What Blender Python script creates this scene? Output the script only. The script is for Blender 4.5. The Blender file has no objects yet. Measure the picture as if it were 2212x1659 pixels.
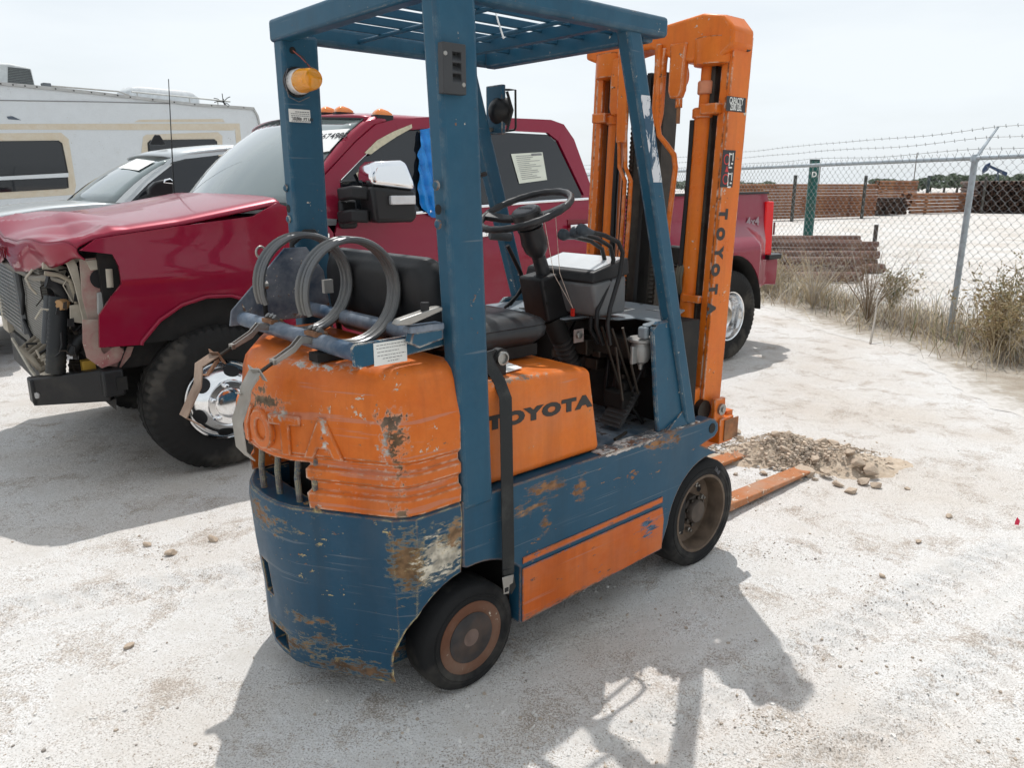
import bpy, bmesh, math, random
import numpy as np
from mathutils import Vector as V, Matrix as Mx
random.seed(7); np.random.seed(7)
R = math.radians
scene = bpy.context.scene
col = scene.collection

# ---------------------------------------------------------------- camera
CAM_F, CAM_H, CAM_P = 1661.0, 1.55, R(14.5)
cam_d = bpy.data.cameras.new('camera'); cam = bpy.data.objects.new('camera', cam_d); col.objects.link(cam)
cam.location = (0, 0, CAM_H); cam.rotation_euler = (R(90) - CAM_P, 0, 0)
cam_d.sensor_width = 36; cam_d.lens = 36 * CAM_F / 2212; cam_d.clip_end = 3000; cam_d.clip_start = .05
scene.camera = cam

# ---------------------------------------------------------------- sky and sun
SUN_DIR = V((-.02, .50, 1)).normalized()
world = bpy.data.worlds.new('World'); scene.world = world; world.use_nodes = True
wn = world.node_tree; wn.nodes.clear()
w_out = wn.nodes.new('ShaderNodeOutputWorld'); w_bg = wn.nodes.new('ShaderNodeBackground'); w_bg.inputs[1].default_value = .1
sky = wn.nodes.new('ShaderNodeTexSky'); sky.sky_type = 'NISHITA'; sky.sun_disc = False
sky.sun_elevation = math.asin(SUN_DIR.z); sky.sun_rotation = math.atan2(SUN_DIR.x, SUN_DIR.y)
sky.dust_density = 3.0; sky.air_density = 1.0; sky.ozone_density = 1.0
tc = wn.nodes.new('ShaderNodeTexCoord'); mp = wn.nodes.new('ShaderNodeMapping'); mp.inputs['Scale'].default_value = (1.1, 1.1, 4.5)
nz = wn.nodes.new('ShaderNodeTexNoise'); nz.inputs['Scale'].default_value = 1.6; nz.inputs['Detail'].default_value = 6; nz.inputs['Roughness'].default_value = .55
cr = wn.nodes.new('ShaderNodeMapRange'); cr.inputs[1].default_value = .36; cr.inputs[2].default_value = .62; cr.inputs[3].default_value = .74; cr.inputs[4].default_value = .99
mixw = wn.nodes.new('ShaderNodeMix'); mixw.data_type = 'RGBA'; mixw.inputs['B'].default_value = (7.6, 8.1, 8.45, 1)
wn.links.new(tc.outputs['Generated'], mp.inputs[0]); wn.links.new(mp.outputs[0], nz.inputs['Vector']); wn.links.new(nz.outputs['Fac'], cr.inputs[0])
wn.links.new(cr.outputs[0], mixw.inputs['Factor']); wn.links.new(sky.outputs[0], mixw.inputs['A'])
wn.links.new(mixw.outputs['Result'], w_bg.inputs[0]); wn.links.new(w_bg.outputs[0], w_out.inputs[0])
sun_d = bpy.data.lights.new('sun', 'SUN'); sun_d.energy = 2.9; sun_d.angle = R(.6); sun_d.color = (1, .975, .94)
sun = bpy.data.objects.new('sun', sun_d); col.objects.link(sun); sun.rotation_euler = SUN_DIR.to_track_quat('Z', 'Y').to_euler(); sun.location = (-1, 6, 15)
vs = scene.view_settings; vs.view_transform = 'Standard'; vs.look = 'None'; vs.exposure = .27; vs.gamma = 1; vs.use_curve_mapping = False
scene.cycles.max_bounces = 6; scene.cycles.diffuse_bounces = 3; scene.cycles.use_adaptive_sampling = True; scene.cycles.adaptive_threshold = .03; scene.cycles.use_denoising = True

# ---------------------------------------------------------------- frames: a thing's own axes
CR, CF, CU = V((1, 0, 0)), V((0, math.cos(CAM_P), -math.sin(CAM_P))), V((0, math.sin(CAM_P), math.cos(CAM_P)))
def sight(x, y): return CR * ((x - 1106) / CAM_F) + CF - CU * ((y - 829.5) / CAM_F)
def gnd(x, y, z=0.0):
    d = sight(x, y); return V((0, 0, CAM_H)) + d * ((z - CAM_H) / d.z)
class Frame:
    def __init__(s, o, deg):
        s.o = V(o); s.rot = R(deg); s.m = Mx.Rotation(s.rot, 3, 'Z'); s.mi = s.m.transposed()
    def at(s, x, y, ax, val):                       # measured point on one of the thing's own planes
        c = s.mi @ (V((0, 0, CAM_H)) - s.o); d = s.mi @ sight(x, y); return c + d * ((val - c[ax]) / d[ax])
    def world(s, p): return s.o + s.m @ V(p)

# ---------------------------------------------------------------- mesh helper
class MB:
    def __init__(s): s.v = []; s.f = []; s.mi = []
    def add(s, vs_, fs, m=0):
        o = len(s.v); s.v += [tuple(p) for p in vs_]; s.f += [tuple(i + o for i in q) for q in fs]; s.mi += [m] * len(fs); return s
    def bx(s, x0, x1, y0, y1, z0, z1, m=0):
        return s.add([(x0, y0, z0), (x1, y0, z0), (x1, y1, z0), (x0, y1, z0), (x0, y0, z1), (x1, y0, z1), (x1, y1, z1), (x0, y1, z1)],
                     [(0, 3, 2, 1), (4, 5, 6, 7), (0, 1, 5, 4), (1, 2, 6, 5), (2, 3, 7, 6), (3, 0, 4, 7)], m)
    def prism(s, pts, d, m=0):
        pts = [V(p) for p in pts]; d = V(d); n = len(pts)
        nrm = V((0, 0, 0))
        for i in range(n): nrm += pts[i].cross(pts[(i + 1) % n])
        if nrm.dot(d) > 0: pts.reverse()
        return s.add(pts + [p + d for p in pts], [tuple(range(n)), tuple(range(2 * n - 1, n - 1, -1))] + [(i, i + n, (i + 1) % n + n, (i + 1) % n) for i in range(n)], m)
    def loft(s, loops, caps=True, closed=True, m=0):
        n = len(loops[0]); vs_ = [p for l in loops for p in l]; fs = []
        for a in range(len(loops) - 1):
            for i in range(n if closed else n - 1):
                j = (i + 1) % n; fs.append((a * n + i, a * n + j, (a + 1) * n + j, (a + 1) * n + i))
        if caps: fs += [tuple(range(n - 1, -1, -1)), tuple(range((len(loops) - 1) * n, len(loops) * n))]
        return s.add(vs_, fs, m)
    def tube(s, path, r, n=8, caps=True, closed=False, flat=None, m=0):
        P = [V(p) for p in path]; k = len(P); loops = []; up = None
        for i in range(k):
            a = P[(i - 1) % k] if (closed or i > 0) else P[i]; b = P[(i + 1) % k] if (closed or i < k - 1) else P[i]
            t = (b - a).normalized()
            if up is None:
                up = V((0, 0, 1)) if abs(t.z) < .9 else V((1, 0, 0))
                if flat is not None: up = V(flat[2])
            x = t.cross(up).normalized(); y = x.cross(t); up = y
            rr = r[i] if isinstance(r, (list, tuple)) else r
            if flat is None: loops.append([P[i] + x * (rr * math.cos(2 * math.pi * q / n)) + y * (rr * math.sin(2 * math.pi * q / n)) for q in range(n)])
            else:
                w, h = flat[0] / 2, flat[1] / 2; loops.append([P[i] + x * w + y * h, P[i] - x * w + y * h, P[i] - x * w - y * h, P[i] + x * w - y * h])
        if closed: loops.append(loops[0]); caps = False
        return s.loft(loops, caps, m=m)
    def lathe(s, prof, o, ax, n=32, m=0, closed=False):   # prof: (radius, height along ax)
        o = V(o); ax = V(ax).normalized(); u = ax.orthogonal().normalized(); w = ax.cross(u)
        if abs(ax.y) > .9: u = V((1, 0, 0)); w = ax.cross(u)
        loops = [[o + ax * h + (u * math.cos(2 * math.pi * i / n) + w * math.sin(2 * math.pi * i / n)) * max(r, 1e-4) for i in range(n)] for r, h in prof]
        return s.loft(loops + ([loops[0]] if closed else []), caps=not closed, m=m)
    def cyl(s, a, b, r, n=12, m=0):
        a, b = V(a), V(b); return s.lathe([(r, 0), (r, (b - a).length)], a, b - a, n, m)
    def build(s, name, mat, parent=None, smooth=35, bevel=0.0, seg=2, loc=None, sub=0):
        me = bpy.data.meshes.new(name); me.from_pydata(s.v, [], s.f); me.update()
        bm = bmesh.new(); bm.from_mesh(me); bmesh.ops.recalc_face_normals(bm, faces=bm.faces); bm.to_mesh(me); bm.free()
        mats = mat if isinstance(mat, (list, tuple)) else [mat]
        for q in mats: me.materials.append(q)
        if len(mats) > 1: me.polygons.foreach_set('material_index', s.mi)
        if smooth:
            me.polygons.foreach_set('use_smooth', [True] * len(me.polygons)); me.set_sharp_from_angle(angle=R(smooth))
        o = bpy.data.objects.new(name, me); col.objects.link(o)
        if parent is not None: o.parent = parent
        if loc is not None: o.location = loc
        if sub:
            md = o.modifiers.new('sub', 'SUBSURF'); md.levels = md.render_levels = sub
        if bevel:
            md = o.modifiers.new('bevel', 'BEVEL'); md.width = bevel; md.segments = seg; md.limit_method = 'ANGLE'; md.angle_limit = R(40); md.harden_normals = False
        return o
def cut(o, cutters, smooth=35):
    """apply boolean differences and remove the cutters"""
    for c in cutters:
        md = o.modifiers.new('b', 'BOOLEAN'); md.object = c; md.operation = 'DIFFERENCE'; md.solver = 'EXACT'
    bpy.context.view_layer.update()
    me = bpy.data.meshes.new_from_object(o.evaluated_get(bpy.context.evaluated_depsgraph_get()))
    o.modifiers.clear(); o.data = me
    for c in cutters: bpy.data.objects.remove(c)
    me.polygons.foreach_set('use_smooth', [True] * len(me.polygons)); me.set_sharp_from_angle(angle=R(smooth))
    return o
def bevel(o, w, seg=2, ang=40):
    md = o.modifiers.new('bevel', 'BEVEL'); md.width = w; md.segments = seg; md.limit_method = 'ANGLE'; md.angle_limit = R(ang)
def tag(o, label=None, cat=None, group=None, kind=None):
    if label: o['label'] = label
    if cat: o['category'] = cat
    if group: o['group'] = group
    if kind: o['kind'] = kind
    return o
def empty(name, loc, rz=0.0):
    o = bpy.data.objects.new(name, None); col.objects.link(o); o.location = loc; o.rotation_euler = (0, 0, rz); o.empty_display_size = .2; return o
def copy_tree(o, parent=None):
    c = o.copy(); col.objects.link(c)
    if parent is not None: c.parent = parent
    for ch in o.children: copy_tree(ch, c)
    return c
def text(body, size, mat, name, parent, origin, xdir, ydir, depth=.001, bold=0.0, xs=1.0, align='CENTER', spacing=1.0, bevel_d=0.0):
    """lettering as a thin mesh lying on a plane; origin is the middle of the line"""
    cu = bpy.data.curves.new(name, 'FONT'); cu.body = body; cu.size = size; cu.extrude = depth; cu.offset = bold; cu.align_x = align; cu.align_y = 'CENTER'; cu.space_character = spacing
    cu.resolution_u = 3; cu.bevel_depth = bevel_d; cu.bevel_resolution = 1
    t = bpy.data.objects.new(name, cu); col.objects.link(t); bpy.context.view_layer.update()
    me = bpy.data.meshes.new_from_object(t.evaluated_get(bpy.context.evaluated_depsgraph_get())); bpy.data.objects.remove(t)
    me.materials.clear(); me.materials.append(mat)
    x = V(xdir).normalized(); y = V(ydir).normalized(); z = x.cross(y)
    mt = Mx(((x.x * xs, y.x, z.x, origin[0]), (x.y * xs, y.y, z.y, origin[1]), (x.z * xs, y.z, z.z, origin[2]), (0, 0, 0, 1)))
    me.transform(mt); o = bpy.data.objects.new(name, me); col.objects.link(o)
    if parent is not None: o.parent = parent
    return o

# ---------------------------------------------------------------- material helper
class NT:
    def __init__(s, name):
        s.mat = bpy.data.materials.new(name); s.mat.use_nodes = True; s.t = s.mat.node_tree; s.b = s.t.nodes['Principled BSDF']
    def put(s, sock, v):
        if isinstance(v, bpy.types.NodeSocket): s.t.links.new(v, sock)
        elif v is not None:
            if sock.type == 'RGBA' and len(v) == 3: v = (*v, 1)
            sock.default_value = v
    def n(s, typ, ins=None, **at):
        q = s.t.nodes.new('ShaderNode' + typ)
        for k, v in at.items(): setattr(q, k, v)
        for k, v in (ins or {}).items(): s.put(q.inputs[k], v)
        return q
    def co(s, kind='Object'): return s.n('TexCoord').outputs[kind]
    def noise(s, scale, detail=4, rough=.55, vec=None, dist=0, stretch=None):
        v = vec if vec is not None else s.co()
        if stretch: v = s.n('Mapping', {'Vector': v, 'Scale': stretch}).outputs[0]
        return s.n('TexNoise', {'Vector': v, 'Scale': scale, 'Detail': detail, 'Roughness': rough, 'Distortion': dist}).outputs['Fac']
    def rng(s, v, a, b, c=0., d=1., smooth=False):
        return s.n('MapRange', {0: v, 1: a, 2: b, 3: c, 4: d}, interpolation_type='SMOOTHSTEP' if smooth else 'LINEAR').outputs[0]
    def math(s, op, a, b=None, c=None):
        q = s.n('Math', operation=op); s.put(q.inputs[0], a)
        if b is not None: s.put(q.inputs[1], b)
        if c is not None: s.put(q.inputs[2], c)
        return q.outputs[0]
    def mix(s, f, a, b, blend='MIX'):
        q = s.n('Mix', data_type='RGBA', blend_type=blend); s.put(q.inputs['Factor'], f); s.put(q.inputs['A'], a); s.put(q.inputs['B'], b); return q.outputs['Result']
    def bump(s, h, strength=.3, dist=.01):
        q = s.n('Bump', {'Height': h, 'Strength': strength, 'Distance': dist}); s.t.links.new(q.outputs[0], s.b.inputs['Normal'])
    def set(s, **kw):
        for k, v in kw.items(): s.put(s.b.inputs[{'color': 'Base Color', 'rough': 'Roughness', 'metal': 'Metallic', 'spec': 'Specular IOR Level', 'coat': 'Coat Weight', 'trans': 'Transmission Weight', 'alpha': 'Alpha', 'emit': 'Emission Color', 'emits': 'Emission Strength', 'ior': 'IOR', 'coatr': 'Coat Roughness'}[k]], v)
        return s
def plain(name, c, rough=.5, metal=0., var=.12, scale=14, bump=0., spec=.3, coat=0., dirt=None):
    m = NT(name); a = m.noise(scale, 3)
    colr = m.mix(m.rng(a, .3, .7), tuple(x * (1 - var) for x in c), tuple(min(1, x * (1 + var)) for x in c))
    if dirt: colr = m.mix(m.rng(m.noise(scale * .35, 4, .65), .5, .72, 0, dirt[3]), colr, dirt[:3])
    m.set(color=colr, rough=m.rng(a, .3, .7, max(.02, rough - .07), min(1, rough + .07)), metal=metal, spec=spec, coat=coat)
    if bump: m.bump(m.noise(scale * 6, 3), bump, .004)
    return m.mat
def paint(name, c, rough=.42, chips=.0, chipcol=(.16, .075, .035), patches=(), scratch=.0, streak=(1, 1, 1), fade=(1, 1, 1), fadeamt=.25, dust=.0, scale=9, under=(.55, .5, .42), metal=0., coat=0., spec=.22, dents=.03, edge=.0, grime=.0):
    """worn enamel: blotchy colour, specks and chips, scrapes with a place of their own (patches)"""
    m = NT(name); v = m.co()
    coarse = m.noise(7, 4, .65, v, .3); fine = m.noise(48, 4, .72, v, .2, streak); tone = m.noise(26, 2, .6, v)
    base = m.mix(m.rng(coarse, .32, .70, 0, fadeamt), c, fade)
    base = m.mix(m.rng(fine, .40, .75, 0, .22), base, tuple(x * .62 for x in c))
    if dust: base = m.mix(m.rng(m.noise(3.1, 5, .65, v), .46, .74, 0, dust), base, (.36, .31, .25))
    mask = None
    if chips:                                        # clusters of small specks, rust or the coat below
        k = m.math('MULTIPLY_ADD', coarse, .55, m.math('MULTIPLY', fine, .8)); k = m.rng(k, .865 - .9 * chips, .885 - .9 * chips)
        base = m.mix(k, base, m.mix(m.rng(tone, .46, .52), chipcol, under)); mask = k
    if scratch:
        k = m.rng(m.noise(34, 3, .6, v, 0, (.07 * streak[0], .07 * streak[1], 1.6)), .70 - scratch, .735 - scratch); base = m.mix(m.math('MULTIPLY', k, .45), base, tuple(min(1, x * .45 + .16) for x in c))
    for (px, py, pz, rx, ry, rz, pc, thr) in patches:
        d = m.n('Mapping', {'Vector': v, 'Location': (-px / rx, -py / ry, -pz / rz), 'Scale': (1 / rx, 1 / ry, 1 / rz)}).outputs[0]
        L = m.n('VectorMath', {0: d}, operation='LENGTH').outputs['Value']
        k0 = m.math('ADD', m.math('SUBTRACT', 1.15, L), m.math('MULTIPLY_ADD', fine, 3.4, -1.7)); k0 = m.math('ADD', k0, m.math('MULTIPLY_ADD', coarse, 1.2, -.6))
        k = m.rng(k0, thr - .05, thr + .10); rim = m.rng(k0, thr - .28, thr - .2)
        base = m.mix(m.math('MULTIPLY', rim, .22), base, under)
        base = m.mix(k, base, m.mix(m.rng(tone, .38, .62), tuple(x * .55 for x in pc), tuple(min(1, x * 1.25) for x in pc))); mask = k if mask is None else m.math('MAXIMUM', mask, k)
    if grime:
        g_ = m.rng(m.noise(5, 5, .7, v, .3, (1.6, 1.6, .16)), .46, .72, 0, grime); base = m.mix(g_, base, tuple(x * .35 + .012 for x in c))
    if edge:
        bv = m.n('Bevel', {'Radius': .009}, samples=4).outputs[0]; nn = m.n('NewGeometry').outputs['Normal']; dt = m.n('VectorMath', {0: bv, 1: nn}, operation='DOT_PRODUCT').outputs['Value']
        k = m.math('MULTIPLY', m.rng(dt, .992, .93), m.rng(m.math('MULTIPLY_ADD', coarse, .6, m.math('MULTIPLY', fine, .6)), .60 - .12 * edge, .68 - .12 * edge)); base = m.mix(k, base, m.mix(m.rng(tone, .42, .58), chipcol, under)); mask = k if mask is None else m.math('MAXIMUM', mask, k)
    ro = m.rng(coarse, .3, .7, rough - .08, rough + .12)
    if mask is not None: ro = m.math('ADD', ro, m.math('MULTIPLY', mask, .25))
    m.set(color=base, rough=ro, metal=metal, coat=coat, spec=spec)
    h = coarse
    if mask is not None: h = m.math('SUBTRACT', m.math('MULTIPLY', h, dents * 6), m.math('MULTIPLY', mask, .25))
    m.bump(h, .35, .006)
    return m.mat
def rusty(name, c=(.16, .07, .035), c2=(.30, .14, .06), c3=(.06, .04, .03), rough=.85, scale=12, metal=0.):
    m = NT(name); v = m.co(); a = m.noise(scale, 6, .65, v); b = m.noise(scale * .4, 5, .6, v)
    m.set(color=m.mix(m.rng(b, .45, .7), m.mix(m.rng(a, .35, .65), c3, c), c2), rough=rough, metal=metal); m.bump(a, .4, .003); return m.mat

BLACK = plain('black plastic', (.010, .010, .011), .5, bump=.15, dirt=(.07, .065, .06, .2))
BLACKM = plain('black enamel', (.011, .011, .012), .42, dirt=(.08, .07, .055, .22))
DARK = plain('grimy dark metal', (.010, .0095, .009), .7, var=.5, dirt=(.05, .038, .028, .45))
GREASE = plain('greasy steel', (.05, .042, .035), .45, .6, var=.4, dirt=(.02, .018, .015, .6))
STEEL = plain('dull steel', (.33, .32, .30), .42, .85, dirt=(.16, .10, .06, .55))
CHROME = NT('chrome').set(color=(.82, .83, .85), metal=1, rough=.06).mat
RUST = rusty('rust')
RUBBER = plain('tyre rubber', (.014, .014, .0145), .82, var=.25, scale=9, bump=.2, spec=.2, dirt=(.15, .135, .115, .5))
WHITE = plain('white label', (.72, .72, .68), .55, var=.05)
PAPER = plain('paper', (.74, .74, .72), .7, var=.03)
INK = plain('ink', (.03, .03, .035), .7, var=.05)
GREYINK = plain('grey ink', (.22, .22, .22), .7, var=.05)

# ---------------------------------------------------------------- ground
def axis(fine, step, far, c0, c1):
    a = list(np.arange(c0, c1, step)); g = step; x = c1
    while x < far: a.append(x); g *= 1.11; x += g
    g = step; x = c0 - step
    while x > -far: a.insert(0, x); g *= 1.11; x -= g
    return np.array(a)
def vnoise(x, y, seed=0):
    xi = np.floor(x).astype(np.int64); yi = np.floor(y).astype(np.int64); fx = x - xi; fy = y - yi
    def h(a, b):
        k = (a * 374761393 + b * 668265263 + seed * 982451653) & 0xffffffff; k = ((k ^ (k >> 13)) * 1274126177) & 0xffffffff; return ((k ^ (k >> 16)) & 0xffff) / 65535.
    u = fx * fx * (3 - 2 * fx); w = fy * fy * (3 - 2 * fy)
    return (h(xi, yi) * (1 - u) + h(xi + 1, yi) * u) * (1 - w) + (h(xi, yi + 1) * (1 - u) + h(xi + 1, yi + 1) * u) * w
def fbm(x, y, f, o=4, seed=0):
    t = 0; a = 1; n = 0
    for i in range(o): t = t + a * (vnoise(x * f + 31.7 * i, y * f + 17.3 * i, seed + i) - .5); n += a; a *= .5; f *= 2.03
    return t / n
TRACKS = [tuple(gnd(1300, 1640).xy) + tuple(gnd(2215, 1180).xy), tuple(gnd(1760, 1700).xy) + tuple(gnd(2300, 1330).xy), tuple(gnd(-60, 1330).xy) + tuple(gnd(620, 1230).xy)]
def ground_h(x, y):
    """low relief of the packed caliche yard"""
    h = .012 * fbm(x, y, .9, 3, 3) + .010 * fbm(x, y, 4.5, 4, 9) + .007 * fbm(x, y, 22, 3, 5)
    for (ax, ay, bx, by) in TRACKS:
        dx, dy = bx - ax, by - ay; L = math.hypot(dx, dy); t = ((x - ax) * dx + (y - ay) * dy) / L; d = ((x - ax) * -dy + (y - ay) * dx) / L
        m_ = np.exp(-(d / .085) ** 6) * (t > 0) * (t < L); h = h + m_ * (-.012 + .012 * np.clip(2 * np.sin(t * 58 + np.abs(d) * 45), -1, 1)) + .008 * np.exp(-((np.abs(d) - .12) / .03) ** 2) * (t > 0) * (t < L)
    near = np.clip(1.6 - (np.abs(x - .3) + np.abs(y - 2.6)) / 3.2, 0, 1)
    h = h - .006
    return h
gx = axis(0, .022, 900, -3.2, 3.6); gy = axis(0, .024, 1500, 1.1, 6.0)
GX, GY = np.meshgrid(gx, gy); GZ = ground_h(GX, GY)
vv = np.stack([GX.ravel(), GY.ravel(), GZ.ravel()], 1); nx, ny = len(gx), len(gy)
ii = (np.arange(ny - 1)[:, None] * nx + np.arange(nx - 1)[None, :]).ravel()
ff = np.stack([ii, ii + 1, ii + nx + 1, ii + nx], 1)
gm = bpy.data.meshes.new('ground'); gm.vertices.add(len(vv)); gm.vertices.foreach_set('co', vv.ravel()); gm.loops.add(ff.size); gm.loops.foreach_set('vertex_index', ff.ravel())
gm.polygons.add(len(ff)); gm.polygons.foreach_set('loop_start', np.arange(len(ff)) * 4); gm.polygons.foreach_set('loop_total', np.full(len(ff), 4)); gm.update(calc_edges=True)
gm.polygons.foreach_set('use_smooth', [True] * len(ff))
m = NT('caliche'); v = m.co()
big = m.noise(.6, 4, .6, v); mid = m.noise(4.0, 5, .7, v, .4); gr = m.noise(55, 4, .75, v); fine = m.noise(170, 3, .7, v)
c = m.mix(m.rng(mid, .34, .64), (.55, .53, .505), (.69, .685, .68))
c = m.mix(m.rng(big, .44, .64, 0, .6), c, (.47, .405, .34))
c = m.mix(m.rng(m.math('MULTIPLY_ADD', gr, .35, m.math('MULTIPLY', mid, .75)), .56, .68, 0, .75), c, (.42, .35, .285))
c = m.mix(m.rng(gr, .55, .68, 0, .5), c, (.40, .355, .31))
c = m.mix(m.rng(m.math('MULTIPLY_ADD', mid, .35, m.math('MULTIPLY', fine, .8)), .60, .66, 0, .75), c, (.24, .21, .18))
c = m.mix(m.rng(fine, .40, .33, 0, .8), c, (.72, .71, .70))
m.set(color=c, rough=.93, spec=.2)
m.bump(m.math('ADD', m.math('MULTIPLY', gr, .8), m.math('MULTIPLY', fine, .35)), .8, .010)
gm.materials.append(m.mat); GROUND_MAT = m.mat
ground = bpy.data.objects.new('ground', gm); col.objects.link(ground); tag(ground, kind='structure')

import bisect
_gx, _gy = list(gx), list(gy)
def ground_z(x, y):
    i = min(max(bisect.bisect_right(_gx, x) - 1, 0), nx - 2); j = min(max(bisect.bisect_right(_gy, y) - 1, 0), ny - 2); u = (x - _gx[i]) / (_gx[i + 1] - _gx[i]); w = (y - _gy[j]) / (_gy[j + 1] - _gy[j])
    return float((GZ[j, i] * (1 - u) + GZ[j, i + 1] * u) * (1 - w) + (GZ[j + 1, i] * (1 - u) + GZ[j + 1, i + 1] * u) * w)
# ================================================================ FORKLIFT
FK = Frame(gnd(985, 1493), 41.6)
fork_root = empty('forklift', FK.o, FK.rot)
tag(fork_root, 'orange and blue forklift with worn paint standing in the middle of the yard', 'forklift')
K = FK.at
YC = .42                                            # middle of the truck
SIDE = -.03                                         # its right flank
def fm(y): return 2 * YC - y                        # the same place on the left half
Bw = (.30, .27, .24); Brn = (.17, .085, .04); Gry = (.45, .43, .40)
ORANGE = paint('orange enamel', (.62, .135, .012), .40, edge=1, grime=.3, chips=.07, chipcol=(.13, .07, .04), fade=(.68, .22, .05), fadeamt=.5, scratch=.03, dust=.10, streak=(.5, .5, 1))
ORANGE_CW = paint('orange enamel scraped', (.55, .112, .009), .40, edge=1, grime=.45, chips=.05, chipcol=(.20, .12, .07), fade=(.66, .20, .04), fadeamt=.5, scratch=.10, dust=.10, under=(.50, .44, .36), patches=[
    (-.20, -.01, .86, .05, .05, .16, (.16, .10, .055), 0.74), (-.22, .01, .83, .03, .035, .12, (.45, .42, .38), 0.84), (-.20, 0, .93, .07, .07, .035, (.14, .10, .07), 0.77),
    (-.40, .36, .955, .08, .12, .05, (.15, .11, .07), 0.72), (-.38, .30, .92, .07, .1, .03, (.42, .39, .34), 0.87), (-.31, .16, .88, .02, .02, .10, (.46, .43, .39), 0.84),
    (-.20, -.02, .665, .05, .05, .03, (.16, .11, .07), 0.77), (-.20, -.02, .755, .03, .04, .02, (.2, .15, .10), 0.74), (-.30, .2, 1.065, .2, .25, .02, (.42, .40, .37), 0.94)])
ORANGE_H = paint('orange enamel rubbed edges', (.63, .14, .012), .38, edge=1, grime=.35, chips=.02, chipcol=(.22, .10, .05), fade=(.66, .21, .04), fadeamt=.4, scratch=.05, dust=.22, under=(.4, .33, .25), patches=[(.35, .0, .985, .4, .05, .022, (.33, .26, .20), .50), (.30, .3, 1.0, .25, .25, .03, (.40, .30, .22), .62)])
ORANGE_P = paint('orange enamel streaked', (.52, .10, .010), .42, edge=1, grime=.4, chips=.05, chipcol=(.16, .08, .045), fade=(.62, .18, .04), fadeamt=.4, scratch=.1, dust=.2, streak=(.35, 1, 1.6), under=(.08, .12, .17), patches=[(.9, -.03, .30, .07, .1, .06, (.06, .13, .2), .62), (.6, -.03, .16, .6, .1, .02, (.25, .14, .08), .6)])
ORANGE_M = paint('orange mast enamel', (.64, .135, .009), .34, edge=.6, grime=.35, chips=.02, chipcol=(.12, .05, .02), fade=(.70, .22, .03), fadeamt=.4, dust=.05)
BLUE = paint('blue enamel', (.012, .072, .126), .38, edge=.8, grime=.3, chips=.012, chipcol=(.20, .10, .05), fade=(.03, .10, .155), fadeamt=.5, dust=.04, scratch=.04)
BLUE_CW = paint('blue enamel scraped', (.011, .058, .108), .42, edge=1, grime=.4, chips=.05, chipcol=(.22, .11, .05), fade=(.022, .07, .118), fadeamt=.5, dust=.08, scratch=.10, streak=(.6, .6, 1.5), under=(.45, .36, .18), patches=[
    (-.17, -.02, .50, .075, .05, .10, (.17, .10, .05), 0.44), (-.06, -.035, .50, .10, .05, .10, (.52, .47, .38), 0.50), (-.02, -.035, .56, .07, .05, .06, (.25, .15, .08), 0.66),
    (-.25, .15, .12, .25, .25, .05, (.15, .085, .045), 0.70), (-.36, .40, .17, .15, .30, .05, (.17, .095, .05), 0.80), (-.40, .42, .58, .1, .22, .07, (.20, .10, .045), 0.90), (-.33, .28, .27, .1, .12, .03, (.21, .11, .05), 0.74), (-.30, .27, .20, .12, .2, .07, (.14, .08, .045), 0.94), (-.2, .05, .1, .12, .15, .025, (.48, .38, .10), 1.07)])
BLUE_CH = paint('blue enamel chassis', (.012, .068, .120), .40, edge=1, grime=.35, chips=.03, chipcol=(.24, .11, .05), fade=(.024, .078, .13), fadeamt=.5, dust=.06, scratch=.08, streak=(.4, 1, 1.3), under=(.3, .17, .08), patches=[
    (.36, -.03, .60, .12, .1, .035, (.24, .12, .055), 0.67), (.30, -.03, .55, .16, .1, .03, (.26, .15, .08), 0.77), (.52, -.03, .56, .05, .1, .06, (.23, .11, .05), 0.73), (.36, -.03, .47, .03, .1, .04, (.24, .12, .05), 0.67), (.95, -.03, .62, .15, .1, .04, (.25, .12, .05), 0.70), (.80, -.03, .64, .25, .06, .014, (.50, .46, .42), 0.73), (.95, .1, .65, .2, .12, .02, (.52, .19, .05), 0.67)])

# -- counterweight: one casting, painted blue below and orange above
CWP = [(0, -.405), (.08, -.400), (.15, -.378), (.20, -.347), (.25, -.316), (.30, -.283), (.385, -.228), (.425, -.200), (.446, -.168), (.455, -.125), (.455, .010)]
cw_pl = [V((x, YC - d, 0)) for d, x in reversed(CWP)] + [V((x, YC + d, 0)) for d, x in CWP[1:]]
CWL = [(0, -.405), (.08, -.400), (.15, -.378), (.20, -.347), (.30, -.283), (.418, -.208), (.455, -.150), (.455, .010)]
cw_ll = [V((x, YC - d, 0)) for d, x in reversed(CWL)] + [V((x, YC + d, 0)) for d, x in CWL[1:]]
def cw_loop(z, d, x_front=.010, cw_pl=cw_pl):
    out = []
    for i, p in enumerate(cw_pl):
        a = cw_pl[max(0, i - 1)]; b = cw_pl[min(len(cw_pl) - 1, i + 1)]; t = (b - a).normalized(); n = V((t.y, -t.x, 0))
        if n.dot(p - V((.3, YC, 0))) < 0: n = -n
        if i in (0, len(cw_pl) - 1): n = V((0, -1 if i == 0 else 1, 0))
        out.append((p - n * d + V((0, 0, z))))
    out[0].x = out[-1].x = x_front
    return out
lw = MB().loft([cw_loop(z, d, .010, cw_ll) for z, d in ((.085, .05), (.097, .034), (.14, .026), (.30, .022), (.45, .008), (.60, .0), (.642, .004), (.648, .012))]).build('counterweight_lower', BLUE_CW, fork_root)
def tmp(mb): return mb.build('tmp', BLACK)
sl0, sl1 = K(553, 1200, 0, -.40), K(579, 1290, 0, -.40)
rc0, rc1 = K(546, 1305, 0, -.40), K(627, 1385, 0, -.37)
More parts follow.
